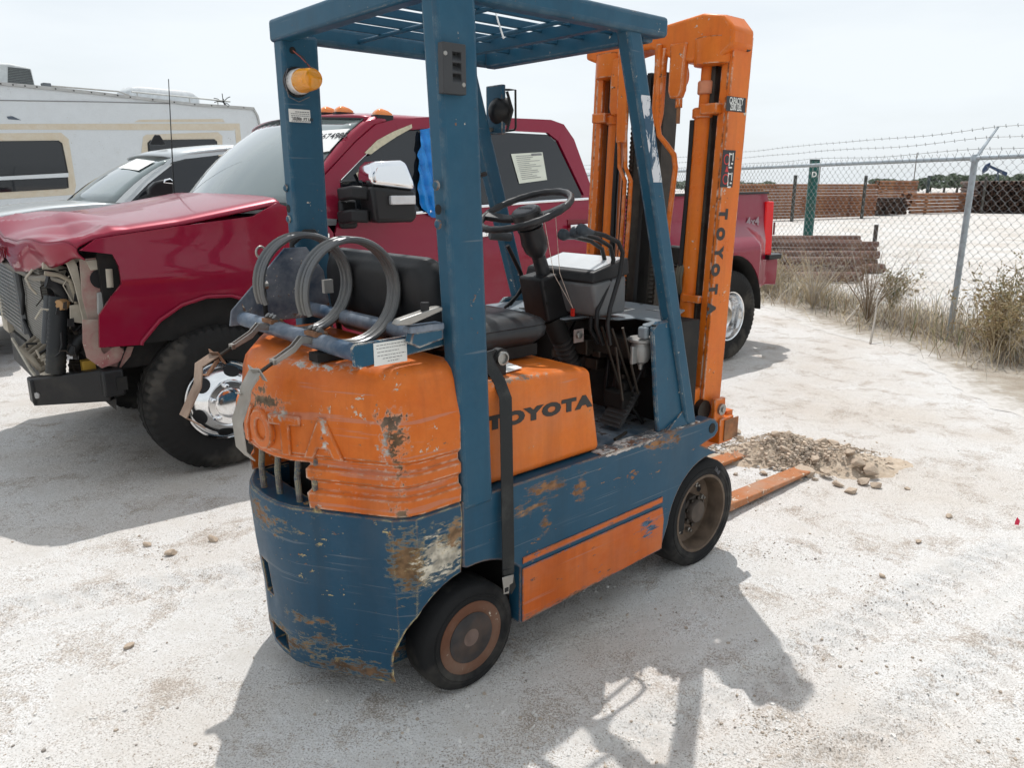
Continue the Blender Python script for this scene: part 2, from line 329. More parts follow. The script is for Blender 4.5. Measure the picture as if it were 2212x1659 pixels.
cs = [tmp(MB().lathe([(.262, 0), (.262, .26)], (.06, -.12, .165), (0, 1, 0), 40)), tmp(MB().lathe([(.262, 0), (.262, .26)], (.06, .70, .165), (0, 1, 0), 40)),
      tmp(MB().bx(-.305, -.19, .226, .620, .55, .70)), tmp(MB().bx(-.6, -.28, sl1.y - .004, sl0.y - .018, sl1.z, sl0.z)), tmp(MB().bx(-.6, -.30, rc1.y, .84 - rc1.y, .12, .185))]
for c_ in cs: c_.parent = fork_root
bpy.context.view_layer.update(); cut(lw, cs, 22); bevel(lw, .008, 3, 24)
MB().cyl((-.345, rc1.y + .05, .10), (-.345, rc1.y + .05, .20), .014, 12).build('tow_pin', GREASE, fork_root)
MB().bx(-.30, -.285, .38, .64, .22, .40).build('slot_backing', DARK, fork_root)
up = MB().loft([cw_loop(z, d) for z, d in ((.652, .004), (.700, .0), (.710, .013), (.733, .013), (.745, 0), (.773, 0), (.783, .013), (.803, .013), (.816, 0), (.915, 0), (.93, .004), (1.02, .016), (1.05, .026), (1.068, .045), (1.074, .075))]).build('counterweight_upper', ORANGE_CW, fork_root)
cs = [tmp(MB().bx(-.6, -.20, .222, .625, .58, .787))]
cs[0].parent = fork_root; bpy.context.view_layer.update(); cut(up, cs); bevel(up, .004, 2, 50)
MB().bx(-.215, -.203, .228, .618, .556, .785).build('radiator_screen', DARK, fork_root)
for (xa, ya, xb, yb) in ((556, 968, 560, 1045), (588, 976, 597, 1062), (633, 986, 638, 1085), (672, 996, 677, 1106)):
    q = K((xa + xb) / 2, (ya + yb) / 2, 2, .72); MB().tube([(q.x + .02, q.y, .80), (q.x + .012, q.y + .004, .72), (q.x + .012, q.y - .002, .645)], .0095, 10).build('grille_bar', BLUE_CW, fork_root)
# raised letters across the back
for ch, dy in zip('TOYOTA', (-.255, -.152, -.048, .052, .152, .252)):
    y = YC - dy; d = abs(dy)
    for (d0, x0), (d1, x1) in zip(CWP[:-1], CWP[1:]):
        if d0 <= d <= d1: x = x0 + (x1 - x0) * (d - d0) / (d1 - d0); sl = (x1 - x0) / (d1 - d0)
    tx = V((sl * (1 if dy > 0 else -1), -1, 0)).normalized() if d > .02 else V((0, -1, 0))
    out_n = tx.cross(V((0, 0, 1)))
    text(ch, .150, ORANGE_CW, 'raised_letter', fork_root, V((x, y, .862)) + out_n * -.001, tx, (0, 0, 1), .005, .004, 1.0 if ch != 'Y' else .92, bevel_d=.004)

# -- chassis flanks, stripes and floor
def arc(cx, cz, r, a0, a1, n=10): return [(cx + r * math.cos(R(a0 + (a1 - a0) * i / n)), cz + r * math.sin(R(a0 + (a1 - a0) * i / n))) for i in range(n + 1)]
nose = [(p.x, p.z) for p in (K(1534, 904, 1, SIDE), K(1545, 906, 1, SIDE), K(1552, 915, 1, SIDE), K(1552, 930, 1, SIDE), K(1544, 943, 1, SIDE), K(1515, 962, 1, SIDE))]
flank = [(.014, .436), (.014, .648), (1.22, .648)] + nose + arc(1.285, .23, .262, 75, 172, 12) + [(.985, .17), (.245, .15)] + arc(.06, .165, .265, 45, 96, 8)
for nm, y0, y1 in (('chassis_side', SIDE, .03), ('chassis_side', fm(.03), fm(SIDE))):
    o = MB().prism([(x, y0, z) for x, z in flank], (0, y1 - y0, 0)).build(nm, BLUE_CH, fork_root, bevel=.008, seg=3)
hp = K(1538, 925, 1, SIDE); MB().lathe([(.021, 0), (.021, .012)], (hp.x, SIDE - .002, hp.z), (0, 1, 0), 20).build('nose_pin_hole', DARK, fork_root)
pan = [(.252, .155), (.252, .350), (.978, .356), (.99, .30), (.985, .178)]
MB().prism([(x, SIDE - .006, z) for x, z in pan], (0, .005, 0)).build('side_panel', ORANGE_P, fork_root, bevel=.002)
MB().prism([(x, SIDE - .004, z) for x, z in [(.255, .366), (.255, .388), (.978, .396), (.978, .373)]], (0, .003, 0)).build('side_stripe', ORANGE_P, fork_root)
MB().bx(.24, 1.22, .03, .81, .16, .60).build('chassis_underbody', DARK, fork_root)
MB().bx(.62, 1.22, .031, .809, .625, .641).build('floor_plate', paint('floor plate', (.025, .06, .095), .55, chips=.14, chipcol=(.05, .035, .03), dust=.5, under=(.1, .08, .07)), fork_root)
MB().bx(.62, 1.20, SIDE + .002, .031, .6485, .652).build('step_edge', paint('step edge', (.05, .06, .07), .5, chips=.25, chipcol=(.16, .08, .05), under=(.5, .46, .42), dust=.3), fork_root)
# -- engine cover with lettering
hd = [(.114, .652), (.114, .985), (.595, .958), (.655, .652)]
MB().prism([(x, .0, z) for x, z in hd], (0, .84, 0)).build('engine_cover', ORANGE_H, fork_root, bevel=.026, seg=5)
GASK = plain('rubber seal', (.012, .012, .012), .6)
MB().tube([(.106, -.004, .975), (.106, -.004, .66), (.12, -.006, .652)], .008, 6).build('door_seal', GASK, fork_root)
a0, a1 = K(1058, 918, 1, -.001), K(1272, 868, 1, -.001)
mid = (a0 + a1) / 2; LET = plain('dark lettering', (.03, .027, .025), .5)
lt = text('TOYOTA', .054, LET, 'cover_lettering', fork_root, (mid.x, -.0012, mid.z + .002), (a1.x - a0.x, 0, a1.z - a0.z), (0, 0, 1), .0004, .0042, (a1.x - a0.x) / .243, spacing=1.22)
# -- overhead guard
def post(name, lo, hi, mat=BLUE, bev=.012, parent=fork_root):
    """lo / hi: (x0, x1, y0, y1, z)"""
    f = lambda q: [(q[0], q[2], q[4]), (q[1], q[2], q[4]), (q[1], q[3], q[4]), (q[0], q[3], q[4])]
    return MB().loft([f(lo), f(hi)]).build(name, mat, parent, bevel=bev, seg=4)
pr = post('rear_post', (.020, .130, -.0365, .024, .62), (-.045, .088, -.030, .034, 2.03))
pl = post('rear_post', (-.020, .100, fm(.006), fm(-.058), .60), (-.045, .088, fm(.034), fm(-.030), 2.03))
def xrear(z): return -.020 + (-.025) * (z - .60) / 1.43
for pst, pxs in ((pr, ((942, 400), (945, 452), (946, 484))), (pl, ((618, 406), (622, 450), (624, 473)))):
    for i_, q in enumerate(pxs):
        b = K(q[0], q[1], 0, -.03); b = K(q[0], q[1], 0, xrear(b.z)); hole = i_ == 1
        MB().lathe([(.013, 0), (.013, .005), (.008, .009), (.001, .010)] if not hole else [(.014, 0), (.014, .001)], (b.x, b.y - (.004 if pst is pr else .004), b.z), (-1, 0, 0), 12).build('post_hole' if hole else 'post_bolt', DARK if hole else BLUE, pst)
# black louvre on the right rear post
v0, v1 = K(947, 90, 1, -.034), K(1000, 206, 1, -.037)
lv = MB().bx(v0.x, v1.x, -.052, -.030, v1.z, v0.z); lo_ = lv.build('vent_louvre', plain('grey plastic', (.045, .047, .05), .6), pr)
H_ = v0.z - v1.z; cs = []
for k in range(3):
    zt = v0.z - H_ * (.17 + .21 * k); cs.append(tmp(MB().prism([(v0.x + .030, -.06, zt), (v0.x + .030, -.06, zt - .030), (v0.x + .030, -.036, zt - .004), (v0.x + .030, -.036, zt)], (v1.x - v0.x - .045, 0, 0))))
for c_ in cs: c_.parent = fork_root
bpy.context.view_layer.update(); cut(lo_, cs); bevel(lo_, .003)
for k in range(3): MB().bx(v0.x + .029, v1.x - .023, -.038, -.0365, v0.z - H_ * (.17 + .21 * k) - .024, v0.z - H_ * (.17 + .21 * k) - .002).build('louvre_gap', DARK, pr)
for fx, fz in ((.10, .22), (.88, .80)): MB().lathe([(.006, 0), (.005, .002)], (v0.x + (v1.x - v0.x) * fx, -.052, v0.z - H_ * fz), (0, -1, 0), 10).build('vent_screw', STEEL, pr)
RT, RB = 2.075, 2.005
BLUE_S = paint('blue enamel roof', (.012, .066, .118), .42, chips=.0, fade=(.024, .09, .145), fadeamt=.5, dust=.03)
guard = MB(); guard.bx(-.055, .0, -.034, .874, RB, RT); guard.build('rear_roof_bar', BLUE, fork_root, bevel=.012, seg=4)
for y0, y1 in ((-.034, .026), (.814, .874)): MB().bx(-.004, .88, y0, y1, RB + .004, RT - .004).build('side_roof_bar', BLUE, fork_root, bevel=.014, seg=4)
MB().bx(.82, .872, .02, .82, RB - .006, RT - .014).build('front_roof_bar', BLUE, fork_root, bevel=.008)
for k in range(5):
    y = .160 + k * .13; MB().bx(-.004, .83, y - .007, y + .007, RT - .037, RT - .012).build('roof_slat', BLUE_S, fork_root, bevel=.002, seg=1)
for x in (.035, .25, .53): MB().cyl((x, .02, RT - .042), (x, .82, RT - .042), .007, 10).build('roof_rod', BLUE_S, fork_root)
MB().bx(.62, .65, .02, .82, RT - .062, RT - .029).build('roof_cross_angle', BLUE_S, fork_root)
zt_ = K(1068, 8, 0, .42); zb_ = K(1088, 82, 0, .42)
MB().tube([zt_ + V((0, .01, .0)), zt_ + V((0, 0, -.01)), (zt_ + zb_) / 2 + V((0, .004, 0)), zb_], .0028, 6).build('zip_tie', plain('white nylon', (.8, .8, .78), .4), fork_root)
def fpost(sgn, pts_y):
    y0, y1 = pts_y; a = K(1343, 82, 1, 0); b = K(1385, 62, 1, 0); c_ = K(1493, 925, 1, 0); d_ = K(1505, 912, 1, 0)
    lo = (1.125, 1.188, y0, y1, .645); hi = (.690, .758, y0, y1, 2.03)
    f = lambda q: [(q[0], q[2], q[4]), (q[1], q[2], q[4]), (q[1], q[3], q[4]), (q[0], q[3], q[4])]
    return MB().loft([f(lo), f(hi)]).build('front_post', BLUE, fork_root, bevel=.010, seg=3)
fpr = fpost(1, (-.022, .032)); fpl = fpost(-1, (fm(.032), fm(-.022)))
for y0 in (-.006, fm(.012)):
    MB().prism([(.905, y0, 1.052), (.935, y0, 1.075), (1.02, y0, 1.075), (1.14, y0, .650), (.965, y0, .650), (.94, y0, .80)], (0, .018, 0)).build('post_gusset', BLUE, fork_root, bevel=.006)
    MB().prism([(1.0, y0 - .015, .650), (1.15, y0 - .015, .650), (1.13, y0 - .0, .72)], (0, .014, 0)).build('post_foot', BLUE, fork_root)
# worn white patch on the right front post
PATCH = NT('scuffed primer'); _v = PATCH.co(); _k = PATCH.rng(PATCH.noise(16, 6, .75, _v, .6, (1.4, 1, .6)), .49, .52); PATCH.set(color=PATCH.mix(_k, (.017,.062,.112), (.55, .56, .58)), rough=.6)
zs = [1.60, 1.74, 1.86]
def fx(z): t = (z - .645) / (2.03 - .645); return 1.125 + (.690 - 1.125) * t, 1.188 + (.758 - 1.188) * t
MB().add([p for z in (1.56, 1.83) for p in ((fx(z)[0] + .012, -.0228, z), (fx(z)[1] - .008, -.0228, z))], [(0, 1, 3, 2)]).build('scuffed_paint', PATCH.mat, fpr, smooth=0)
# -- stickers and beacon on the left rear post
def sticker(name, p0, p1, rows, parent, y=None, title=None):
    """white plate lying on a plane y = const, between two of its corners"""
    o = MB().bx(p0.x, p1.x, y - .0012, y, min(p0.z, p1.z), max(p0.z, p1.z)).build(name, WHITE, parent, smooth=0)
    for k, (fz, x0, x1, hh) in enumerate(rows):
        z = p0.z + (p1.z - p0.z) * fz; n = max(2, int((x1 - x0) * 9)); mb = MB(); rs = random.Random(k * 7 + len(rows))
        x = x0
        while x < x1:
            w = rs.uniform(.03, .10); xe = min(x + w, x1); a = p0.x + (p1.x - p0.x) * x; b = p0.x + (p1.x - p0.x) * xe; mb.bx(a, b, y - .0018, y - .0012, z - hh / 2, z + hh / 2); x = xe + .025
        mb.build('print_line', GREYINK, o, smooth=0)
    return o
YL = fm(.034)
p0, p1 = K(623, 234, 1, YL), K(671, 265, 1, YL)
st = sticker('warning_sticker', p0, p1, [(.2, .3, .95, .003), (.35, .1, .95, .0025), (.5, .1, .95, .0025), (.62, .1, .5, .0025), (.92, .1, .95, .0022)], pl, YL)
text('10,000  FT LBS', .0125, INK, 'print_value', st, ((p0.x + p1.x) / 2 + .01, YL - .002, p0.z + (p1.z - p0.z) * .76), (1, 0, 0), (0, 0, 1), .0002, .0003)
bc = K(640, 177, 1, YL)
AMBER = NT('amber lens').set(color=(1, .42, .02), rough=.12, trans=.45, ior=1.45, coat=.5).mat
bd = (V(bc) + V((0, 0, 0)));  ax_b = V((.0, -1, .0))
MB().lathe([(.048, 0), (.048, .006)], bd, ax_b, 20).build('beacon_mount', BLACKM, fork_root)
bs = MB().lathe([(.040, .006), (.040, .034), (.037, .038)], bd, ax_b, 28).build('beacon_base', plain('beacon base', (.62, .60, .58), .3, .3), fork_root)
prof = [(.037, .038), (.038, .052)]
for k in range(5): prof += [(.0375 - .0008 * k, .056 + .012 * k), (.0355 - .0008 * k, .060 + .012 * k), (.0370 - .0008 * k, .064 + .012 * k)]
prof += [(.030, .122), (.018, .1265), (.001, .128)]
MB().lathe(prof, bd, ax_b, 32).build('beacon_lens', AMBER, fork_root)
MB().lathe([(.012, .04), (.012, .09), (.004, .10)], bd, ax_b, 12).build('beacon_bulb', plain('bulb', (.8, .55, .15), .3), bs)
hz = K(632, 108, 1, YL); MB().lathe([(.011, 0), (.011, .0015)], hz, (0, -1, 0), 16).build('cable_hole', DARK, pl)
for off, r_, cc in ((.0, .0018, (.35, .09, .07)), (.012, .0018, (.05, .05, .05))):
    MB().tube([hz, hz + V((.02 + off, -.014, -.02)), hz + V((.05 - off, -.03, -.055)), bd + V((.035, -.03, .03)), bd + V((.03, -.012, .045))], r_, 6).build('beacon_wire', plain('wire', cc, .5), fork_root)
MB().tube([bd + V((-.03, -.006, .04)), bd + V((-.052, -.02, 0)), bd + V((-.04, -.02, -.05)), bd + V((0, -.01, -.062)), bd + V((.035, -.02, -.045))], .0018, 6).build('beacon_wire', plain('wire grey', (.12, .12, .13), .5), fork_root)
# -- wheels
def forklift_wheel(c, out, Rr, W, rr, drive):
    w = empty('wheel', c); w.parent = fork_root; y = V((0, out, 0))
    t = .018
    prof = [(rr, -W / 2 + .01), (rr + .01, -W / 2 + .004), (Rr - t * 1.6, -W / 2), (Rr - t * .5, -W / 2 + .006), (Rr, -W / 2 + t), (Rr + .001, 0), (Rr, W / 2 - t), (Rr - t * .5, W / 2 - .006), (Rr - t * 1.6, W / 2), (Rr - t * 1.75, W / 2 - .0025), (Rr - t * 1.95, W / 2 - .0025), (Rr - t * 2.05, W / 2), (rr + .022, W / 2 + .0005), (rr + .019, W / 2 - .003), (rr + .012, W / 2 - .003), (rr + .002, W / 2 - .006), (rr, W / 2 - .014)]
    MB().lathe(prof, (0, 0, 0), y, 64, closed=True).build('tyre', RUBBER, w, smooth=50)
    if drive:
        h = W / 2
        RIM = plain('drive rim', (.11, .078, .055), .65, .15, var=.4, dirt=(.2, .15, .11, .5))
        rim = MB().lathe([(rr, -h), (rr + .004, h - .012), (rr + .003, h - .004), (rr - .008, h - .004), (rr - .012, h - .014), (rr - .018, h - .075), (rr - .05, h - .088), (.05, h - .088), (.0, h - .088)], (0, 0, 0), y, 48).build('rim', RIM, w)
        MB().lathe([(.066, h - .088), (.064, h - .05), (.058, h - .044), (.052, h - .044), (.050, h - .028), (.045, h - .022), (.0, h - .02)], (0, 0, 0), y, 32).build('hub', plain('hub brown', (.06, .048, .04), .65, .2, var=.4, dirt=(.16, .12, .09, .4)), w)
        for k in range(8):
            a = 2 * math.pi * k / 8 + .2; p = V((math.cos(a) * .108, 0, math.sin(a) * .108)); MB().lathe([(.011, h - .088), (.011, h - .074), (.006, h - .072), (.006, h - .064)], p, y, 6).build('wheel_nut', STEEL, w)
            a += .39; p = V((math.cos(a) * .112, 0, math.sin(a) * .112)); MB().lathe([(.016, h - .0875), (.016, h - .086)], p, y, 14).build('rim_hole', BLACK, w)
            a -= .1; p = V((math.cos(a) * .058, 0, math.sin(a) * .058)); MB().lathe([(.008, h - .044), (.008, h - .034)], p, y, 6).build('hub_bolt', GREASE, w)
    else:
        h = W / 2; RR = paint('rim rust', (.12, .052, .030), .8, chips=.06, chipcol=(.05, .045, .05), fade=(.15, .07, .042), fadeamt=.8, dust=.3)
        MB().lathe([(rr + .002, -h), (rr + .003, h - .004), (rr - .004, h - .001), (rr - .030, h - .003), (rr - .034, h - .006)], (0, 0, 0), y, 48).build('rim', RR, w)
        MB().lathe([(rr - .034, h - .004), (rr - .038, h - .016), (.074, h - .024), (.066, h - .022), (.062, h - .014), (.054, h - .014), (.050, h - .040), (.0, h - .04)], (0, 0, 0), y, 40).build('wheel_disc', plain('wheel disc', (.045, .042, .042), .75, .1, var=.35, dirt=(.12, .07, .045, .6)), w)
        MB().lathe([(.049, h - .04), (.048, h - .038), (.036, h - .036), (.035, h - .010), (.029, h - .004), (.0, h - .003)], (0, 0, 0), y, 24).build('hub_cap', rusty('hub rust', (.11, .06, .042), (.17, .12, .10)), w)
    return w
forklift_wheel((.055, .045, .173), -1, .178, .125, .118, False)
forklift_wheel((.055, fm(.045), .173), 1, .178, .125, .118, False)
forklift_wheel((1.290, .066, .226), -1, .232, .148, .165, True)
forklift_wheel((1.290, fm(.066), .226), 1, .232, .148, .165, True)
tw = text('18x8', .024, plain('tyre lettering', (.10, .10, .11), .7), 'tyre_lettering', fork_root, (1.375, -.009, .395), (.72, 0, -.69), (.69, 0, .72), .0006, .0004)

# -- gas bottle bracket on the counterweight
TB = paint('bracket blue', (.011, .044, .092), .4, chips=.05, chipcol=(.10, .05, .03), dust=.12, under=(.2, .12, .08))
ZB = 1.122
MB().cyl((-.262, .035, ZB), (-.262, .775, ZB), .024, 20).build('bracket_tube', TB, fork_root)
MB().cyl((-.030, .035, ZB + .012), (-.030, .775, ZB + .012), .024, 20).build('bracket_tube', TB, fork_root)
ep = MB().prism([(-.285, .03, ZB - .03), (-.290, .03, ZB + .02), (-.280, .03, ZB + .03), (.045, .03, ZB + .035), (.045, .03, ZB - .01), (-.26, .03, ZB - .035)], (0, .008, 0)).build('bracket_end_plate', BLUE, fork_root, bevel=.002)
p0, p1 = K(806, 742, 1, .03), K(879, 776, 1, .03)
sticker('data_plate', p0, V((p1.x, .03, p1.z - .004)), [(.12, .08, .95, .002), (.26, .08, .95, .002), (.42, .1, .75, .002), (.58, .1, .95, .002), (.72, .25, .85, .002), (.86, .4, .75, .002)], ep, .0295)
MB().prism([(-.31, .775, ZB - .02), (-.30, .775, ZB + .03), (-.10, .775, 1.345), (-.02, .775, 1.345), (.04, .775, 1.26), (.06, .775, ZB - .02)], (0, .01, 0)).build('bracket_side_plate', paint('plate navy', (.009, .027, .058), .5, chips=.08, dust=.1), fork_root, bevel=.003)
MB().bx(-.20, -.17, .1, .7, 1.076, 1.10).build('bracket_foot', DARK, fork_root); MB().bx(-.30, .02, .2, .25, 1.076, 1.10).build('bracket_foot', DARK, fork_root)
RING = paint('hoop steel', (.10, .105, .115), .38, chips=.0, chipcol=(.10, .065, .04), fade=(.17, .165, .15), fadeamt=.8, metal=.5, dust=.15, spec=.5)
for yy in (.548, .268):
    cx, cz, rr = -.150, 1.252, .150
    hoop = empty('tank_hoop', (cx, yy, cz)); hoop.parent = fork_root
    pth = [(rr * math.cos(t), 0, rr * math.sin(t)) for t in np.linspace(R(-143), R(200), 49)]
    for dy in (-.024, .0, .024):
        MB().tube([(x * (1.0 if dy else .985), dy, z * (1.0 if dy else .985)) for x, _, z in pth], .0088, 8).build('hoop_rib', RING, hoop)
    MB().tube([(x * .965, 0, z * .965) for x, _, z in pth], 0, flat=(.052, .003, (pth[0][0], 0, pth[0][2])), n=4).build('hoop_band', RING, hoop)
    MB().bx(-.135, -.095, -.032, .032, -.112, -.100).build('hoop_foot', RUST, hoop)
    # over-centre latch hanging over the back edge
    L = empty('hoop_latch', (-.285, yy - .0, ZB + .004)); L.parent = fork_root
    lever = lambda s: [(0, s, .012), (-.03, s, .018), (-.055, s, -.006), (-.115, s, -.038), (-.118, s, -.052), (-.052, s, -.024), (-.028, s, -.002), (0, s, -.008)]
    for s in (-.013, .008): MB().prism(lever(s), (0, .004, 0)).build('latch_cheek', STEEL, L, bevel=.001, seg=1)
    MB().bx(-.118, -.108, -.013, .012, -.05, -.036).build('latch_block', STEEL, L)
    MB().cyl((0, -.016, .003), (0, .016, .003), .007, 10).build('latch_pin', STEEL, L)
    MB().cyl((-.11, 0, -.044), (-.172, 0, -.076), .0055, 8).build('latch_rod', GREASE, L)
    MB().tube([(-.150, -.024, -.085), (-.165, -.024, -.055), (-.172, 0, -.062), (-.165, .024, -.055), (-.150, .024, -.085), (-.185, .026, -.125), (-.21, .026, -.12)], 0, flat=(.026, .003, (0, 0, 1))).build('latch_yoke', RUST if yy > .4 else STEEL, L)
    strip = [(-.165, -.060), (-.195, -.105), (-.200, -.130), (-.226, -.190), (-.222, -.270), (-.200, -.300)]
    if yy > .4: strip = [(-.165, -.060), (-.215, -.085), (-.225, -.145), (-.275, -.230), (-.225, -.270)]
    MB().tube([(x, 0, z) for x, z in strip], 0, flat=(.066, .0035, (1, 0, 0)) if yy < .4 else (.058, .0035, (1, 0, 0))).build('strap_end', rusty('strap', (.26, .18, .13), (.34, .26, .20), (.16, .10, .07)) if yy > .4 else plain('strap plate', (.30, .28, .25), .5, .6, var=.2, dirt=(.2, .12, .07, .4)), L, smooth=60)
t0 = K(752, 605, 1, .4)
MB().bx(-.16, -.13, .40, .415, 1.235, 1.275).build('hoop_tab', STEEL, fork_root)
# clamp by the right post
cl = empty('toggle_clamp', K(925, 690, 1, -.01)); cl.parent = fork_root
MB().prism([(-.10, 0, -.005), (-.09, 0, .008), (.03, 0, .03), (.05, 0, .03), (.05, 0, .018), (-.06, 0, -.01)], (0, .03, 0)).build('clamp_arm', STEEL, cl, bevel=.003)
MB().bx(-.06, .05, -.006, .036, -.032, -.014).build('clamp_bar', TB, cl, bevel=.003); MB().prism([(-.05, 0, -.03), (.05, 0, -.03), (.05, 0, -.06), (-.03, 0, -.075), (-.06, 0, -.06)], (0, .03, 0)).build('clamp_bracket', BLUE, cl, bevel=.002)
MB().cyl((.0, .014, .01), (.0, .014, .045), .012, 12).build('clamp_knob', BLACK, cl)
ev = empty('valve_eye', K(566, 575, 1, .72)); ev.parent = fork_root
MB().tube([(.016 * math.cos(t), 0, .045 + .018 * math.sin(t)) for t in np.linspace(-1.2, 4.3, 16)], .004, 8).build('eye_loop', STEEL, ev); MB().cyl((0, 0, .03), (0, 0, -.05), .009, 10).build('eye_stem', TB, ev); MB().cyl((0, 0, .005), (0, 0, .018), .013, 10).build('eye_nut', rusty('nut', (.2, .1, .06)), ev)
MB().cyl((-.005, 0, -.062), (.012, 0, -.062), .014, 10).build('eye_base', STEEL, ev); MB().cyl((0, 0, -.04), (0, 0, -.16), .008, 8).build('eye_rod', DARK, ev)
h0 = K(632, 545, 1, .79); h1 = K(665, 500, 1, .78); h2 = K(715, 545, 1, .74); h3 = K(728, 680, 1, .70)
MB().tube([h0, h0 + V((0, 0, .03)), h1 + V((-.01, 0, 0)), h1 + V((.02, 0, 0)), h2, (h2 + h3) / 2 + V((.015, 0, 0)), h3, h3 + V((.02, .02, -.07))], .010, 10).build('gas_hose', BLACK, fork_root, smooth=80)

# -- seat and belt
def rrect(x0, x1, y0, y1, r, z, n=5):
    o = []
    for cx, cy, a in ((x1 - r, y1 - r, 0), (x0 + r, y1 - r, 90), (x0 + r, y0 + r, 180), (x1 - r, y0 + r, 270)):
        for i in range(n + 1): o.append(V((cx + r * math.cos(R(a + 90 * i / n)), cy + r * math.sin(R(a + 90 * i / n)), z)))
    return o
VINYL = plain('black vinyl', (.022, .023, .025), .36, var=.3, scale=6, bump=.12, dirt=(.20, .19, .17, .45))
cush = []
for z, i in ((1.012, .05), (1.016, .03), (1.045, .004), (1.07, .0), (1.082, .006), (1.086, .002), (1.10, .012), (1.115, .04), (1.122, .09)): cush.append(rrect(.11 + i, .60 - i, .19 + i, .65 - i, .06, z))
MB().loft(cush).build('seat_cushion', VINYL, fork_root, smooth=60)
MB().bx(.16, .55, .22, .62, .975, 1.015).build('seat_base', DARK, fork_root)
bk = []
for s, i in ((0, .06), (.006, .03), (.03, .005), (.06, 0), (.085, .01), (.10, .03), (.106, .07)): bk.append([V((.035 + s + (q.y - 1.0) * -.10, q.x, q.y)) for q in rrect(.10 + i, .74 - i, 1.06 + i, 1.345 - i, .07, 0)])
MB().loft(bk).build('seat_backrest', plain('black vinyl back', (.016, .016, .017), .45, var=.4, scale=5, bump=.12, dirt=(.16, .15, .14, .5)), fork_root, smooth=60)
BELT = plain('belt webbing', (.016, .017, .017), .6, bump=.2, scale=30, dirt=(.1, .1, .09, .3))
rt = K(1078, 772, 1, .07); MB().lathe([(.030, -.012), (.030, .012)], rt, (0, 1, 0), 20).build('belt_reel', BLACK, fork_root); MB().prism([(rt.x - .12, .06, .975), (rt.x - .12, .06, 1.05), (rt.x - .02, .06, rt.z + .03), (rt.x + .02, .06, rt.z), (rt.x + .02, .06, .975)], (0, .01, 0)).build('belt_bracket', BLACKM, fork_root); MB().lathe([(.022, 0), (.022, .010), (.016, .012), (.015, .004), (0, .004)], rt + V((0, -.012, 0)), (0, -1, 0), 20).build('reel_eye', STEEL, fork_root)
bp = [K(1048, 762, 1, .05), K(1058, 790, 1, .035), K(1078, 822, 1, .01), K(1092, 860, 1, -.028), K(1094, 950, 1, -.046), K(1096, 1080, 1, -.052), K(1098, 1200, 1, -.060), K(1098, 1240, 1, -.062)]
MB().tube(bp, 0, flat=(.044, .0022, (0, -1, 0))).build('seat_belt', BELT, fork_root, smooth=80)
bq = K(1096, 1262, 1, -.066)
MB().prism([(bq.x - .022, -.068, bq.z + .030), (bq.x + .026, -.068, bq.z + .024), (bq.x + .022, -.068, bq.z - .004), (bq.x + .008, -.068, bq.z - .006), (bq.x + .006, -.068, bq.z - .034), (bq.x - .016, -.068, bq.z - .030), (bq.x - .018, -.068, bq.z + .0)], (0, .003, 0)).build('belt_tongue', STEEL, fork_root, bevel=.001, seg=1)
MB().bx(bq.x - .012, bq.x + .002, -.0695, -.068, bq.z - .024, bq.z - .010).build('tongue_slot', BLACK, fork_root)
MB().prism([(bq.x - .018, -.064, bq.z + .05), (bq.x + .024, -.064, bq.z + .045), (bq.x + .045, -.056, bq.z - .03), (bq.x + .026, -.056, bq.z - .05), (bq.x + .0, -.060, bq.z + .01)], (0, .003, 0)).build('belt_tail', BELT, fork_root)

# -- steering wheel, column, instrument pod, levers
sc = V((.675, .42, 1.462)); tn = R(22); sn = V((-math.sin(tn), 0, math.cos(tn))); su = V((math.cos(tn), 0, math.sin(tn))); sv = V((0, 1, 0))
SW = plain('wheel plastic', (.020, .020, .022), .4, bump=.1, dirt=(.10, .095, .09, .4))
sw = empty('steering_wheel', sc); sw.parent = fork_root
MB().tube([(su * math.cos(t) + sv * math.sin(t)) * .172 for t in np.linspace(0, 2 * math.pi, 64, endpoint=False)], [.0125 + .0014 * (i % 3 == 0) for i in range(64)], 10, closed=True).build('rim', SW, sw, smooth=70)
for a in (90 + 22, 270 + 18):
    d_ = su * math.cos(R(a)) + sv * math.sin(R(a)); MB().tube([d_ * .03 - sn * .03, d_ * .09 - sn * .022, d_ * .168], 0, flat=(.045, .018, tuple(sn))).build('spoke', SW, sw, smooth=60, bevel=.004)
hubp = MB().lathe([(.03, -.075), (.048, -.06), (.055, -.02), (.055, -.004), (.05, .002), (0, .003)], (0, 0, 0), sn, 28).build('hub', SW, sw)
hc = MB().lathe([(.046, .0025), (.044, .006), (0, .008)], (0, 0, 0), sn, 28).build('horn_cap', plain('horn cap', (.11, .11, .115), .45), sw)
text('TOYOTA', .018, INK, 'horn_lettering', sw, sn * .0085, -sv, su, .0002, .0006, 1.1)
cb = V((.78, .42, 1.20)); cd = (sc - cb).normalized()
MB().lathe([(.034, 0), (.028, .02), (.026, .10), (.044, .125), (.050, .16), (.046, .20), (.05, .215)], cb, cd, 24).build('steering_column', SW, fork_root)
pod = empty('instrument_pod', (0, 0, 0)); pod.parent = fork_root
MB().prism([(.70, .36, 1.215), (.84, .36, 1.235), (.86, .36, 1.06), (.74, .36, 1.045)], (0, .13, 0)).build('column_shroud', BLACK, pod, bevel=.012, seg=3)
for x_, z_ in ((.722, 1.18), (.735, 1.12)): MB().lathe([(.008, 0), (.008, .002)], (x_, .3595, z_), (0, -1, 0), 12).build('shroud_hole', DARK, pod)
GP = plain('grey pod plastic', (.13, .135, .14), .5, dirt=(.2, .18, .16, .3))
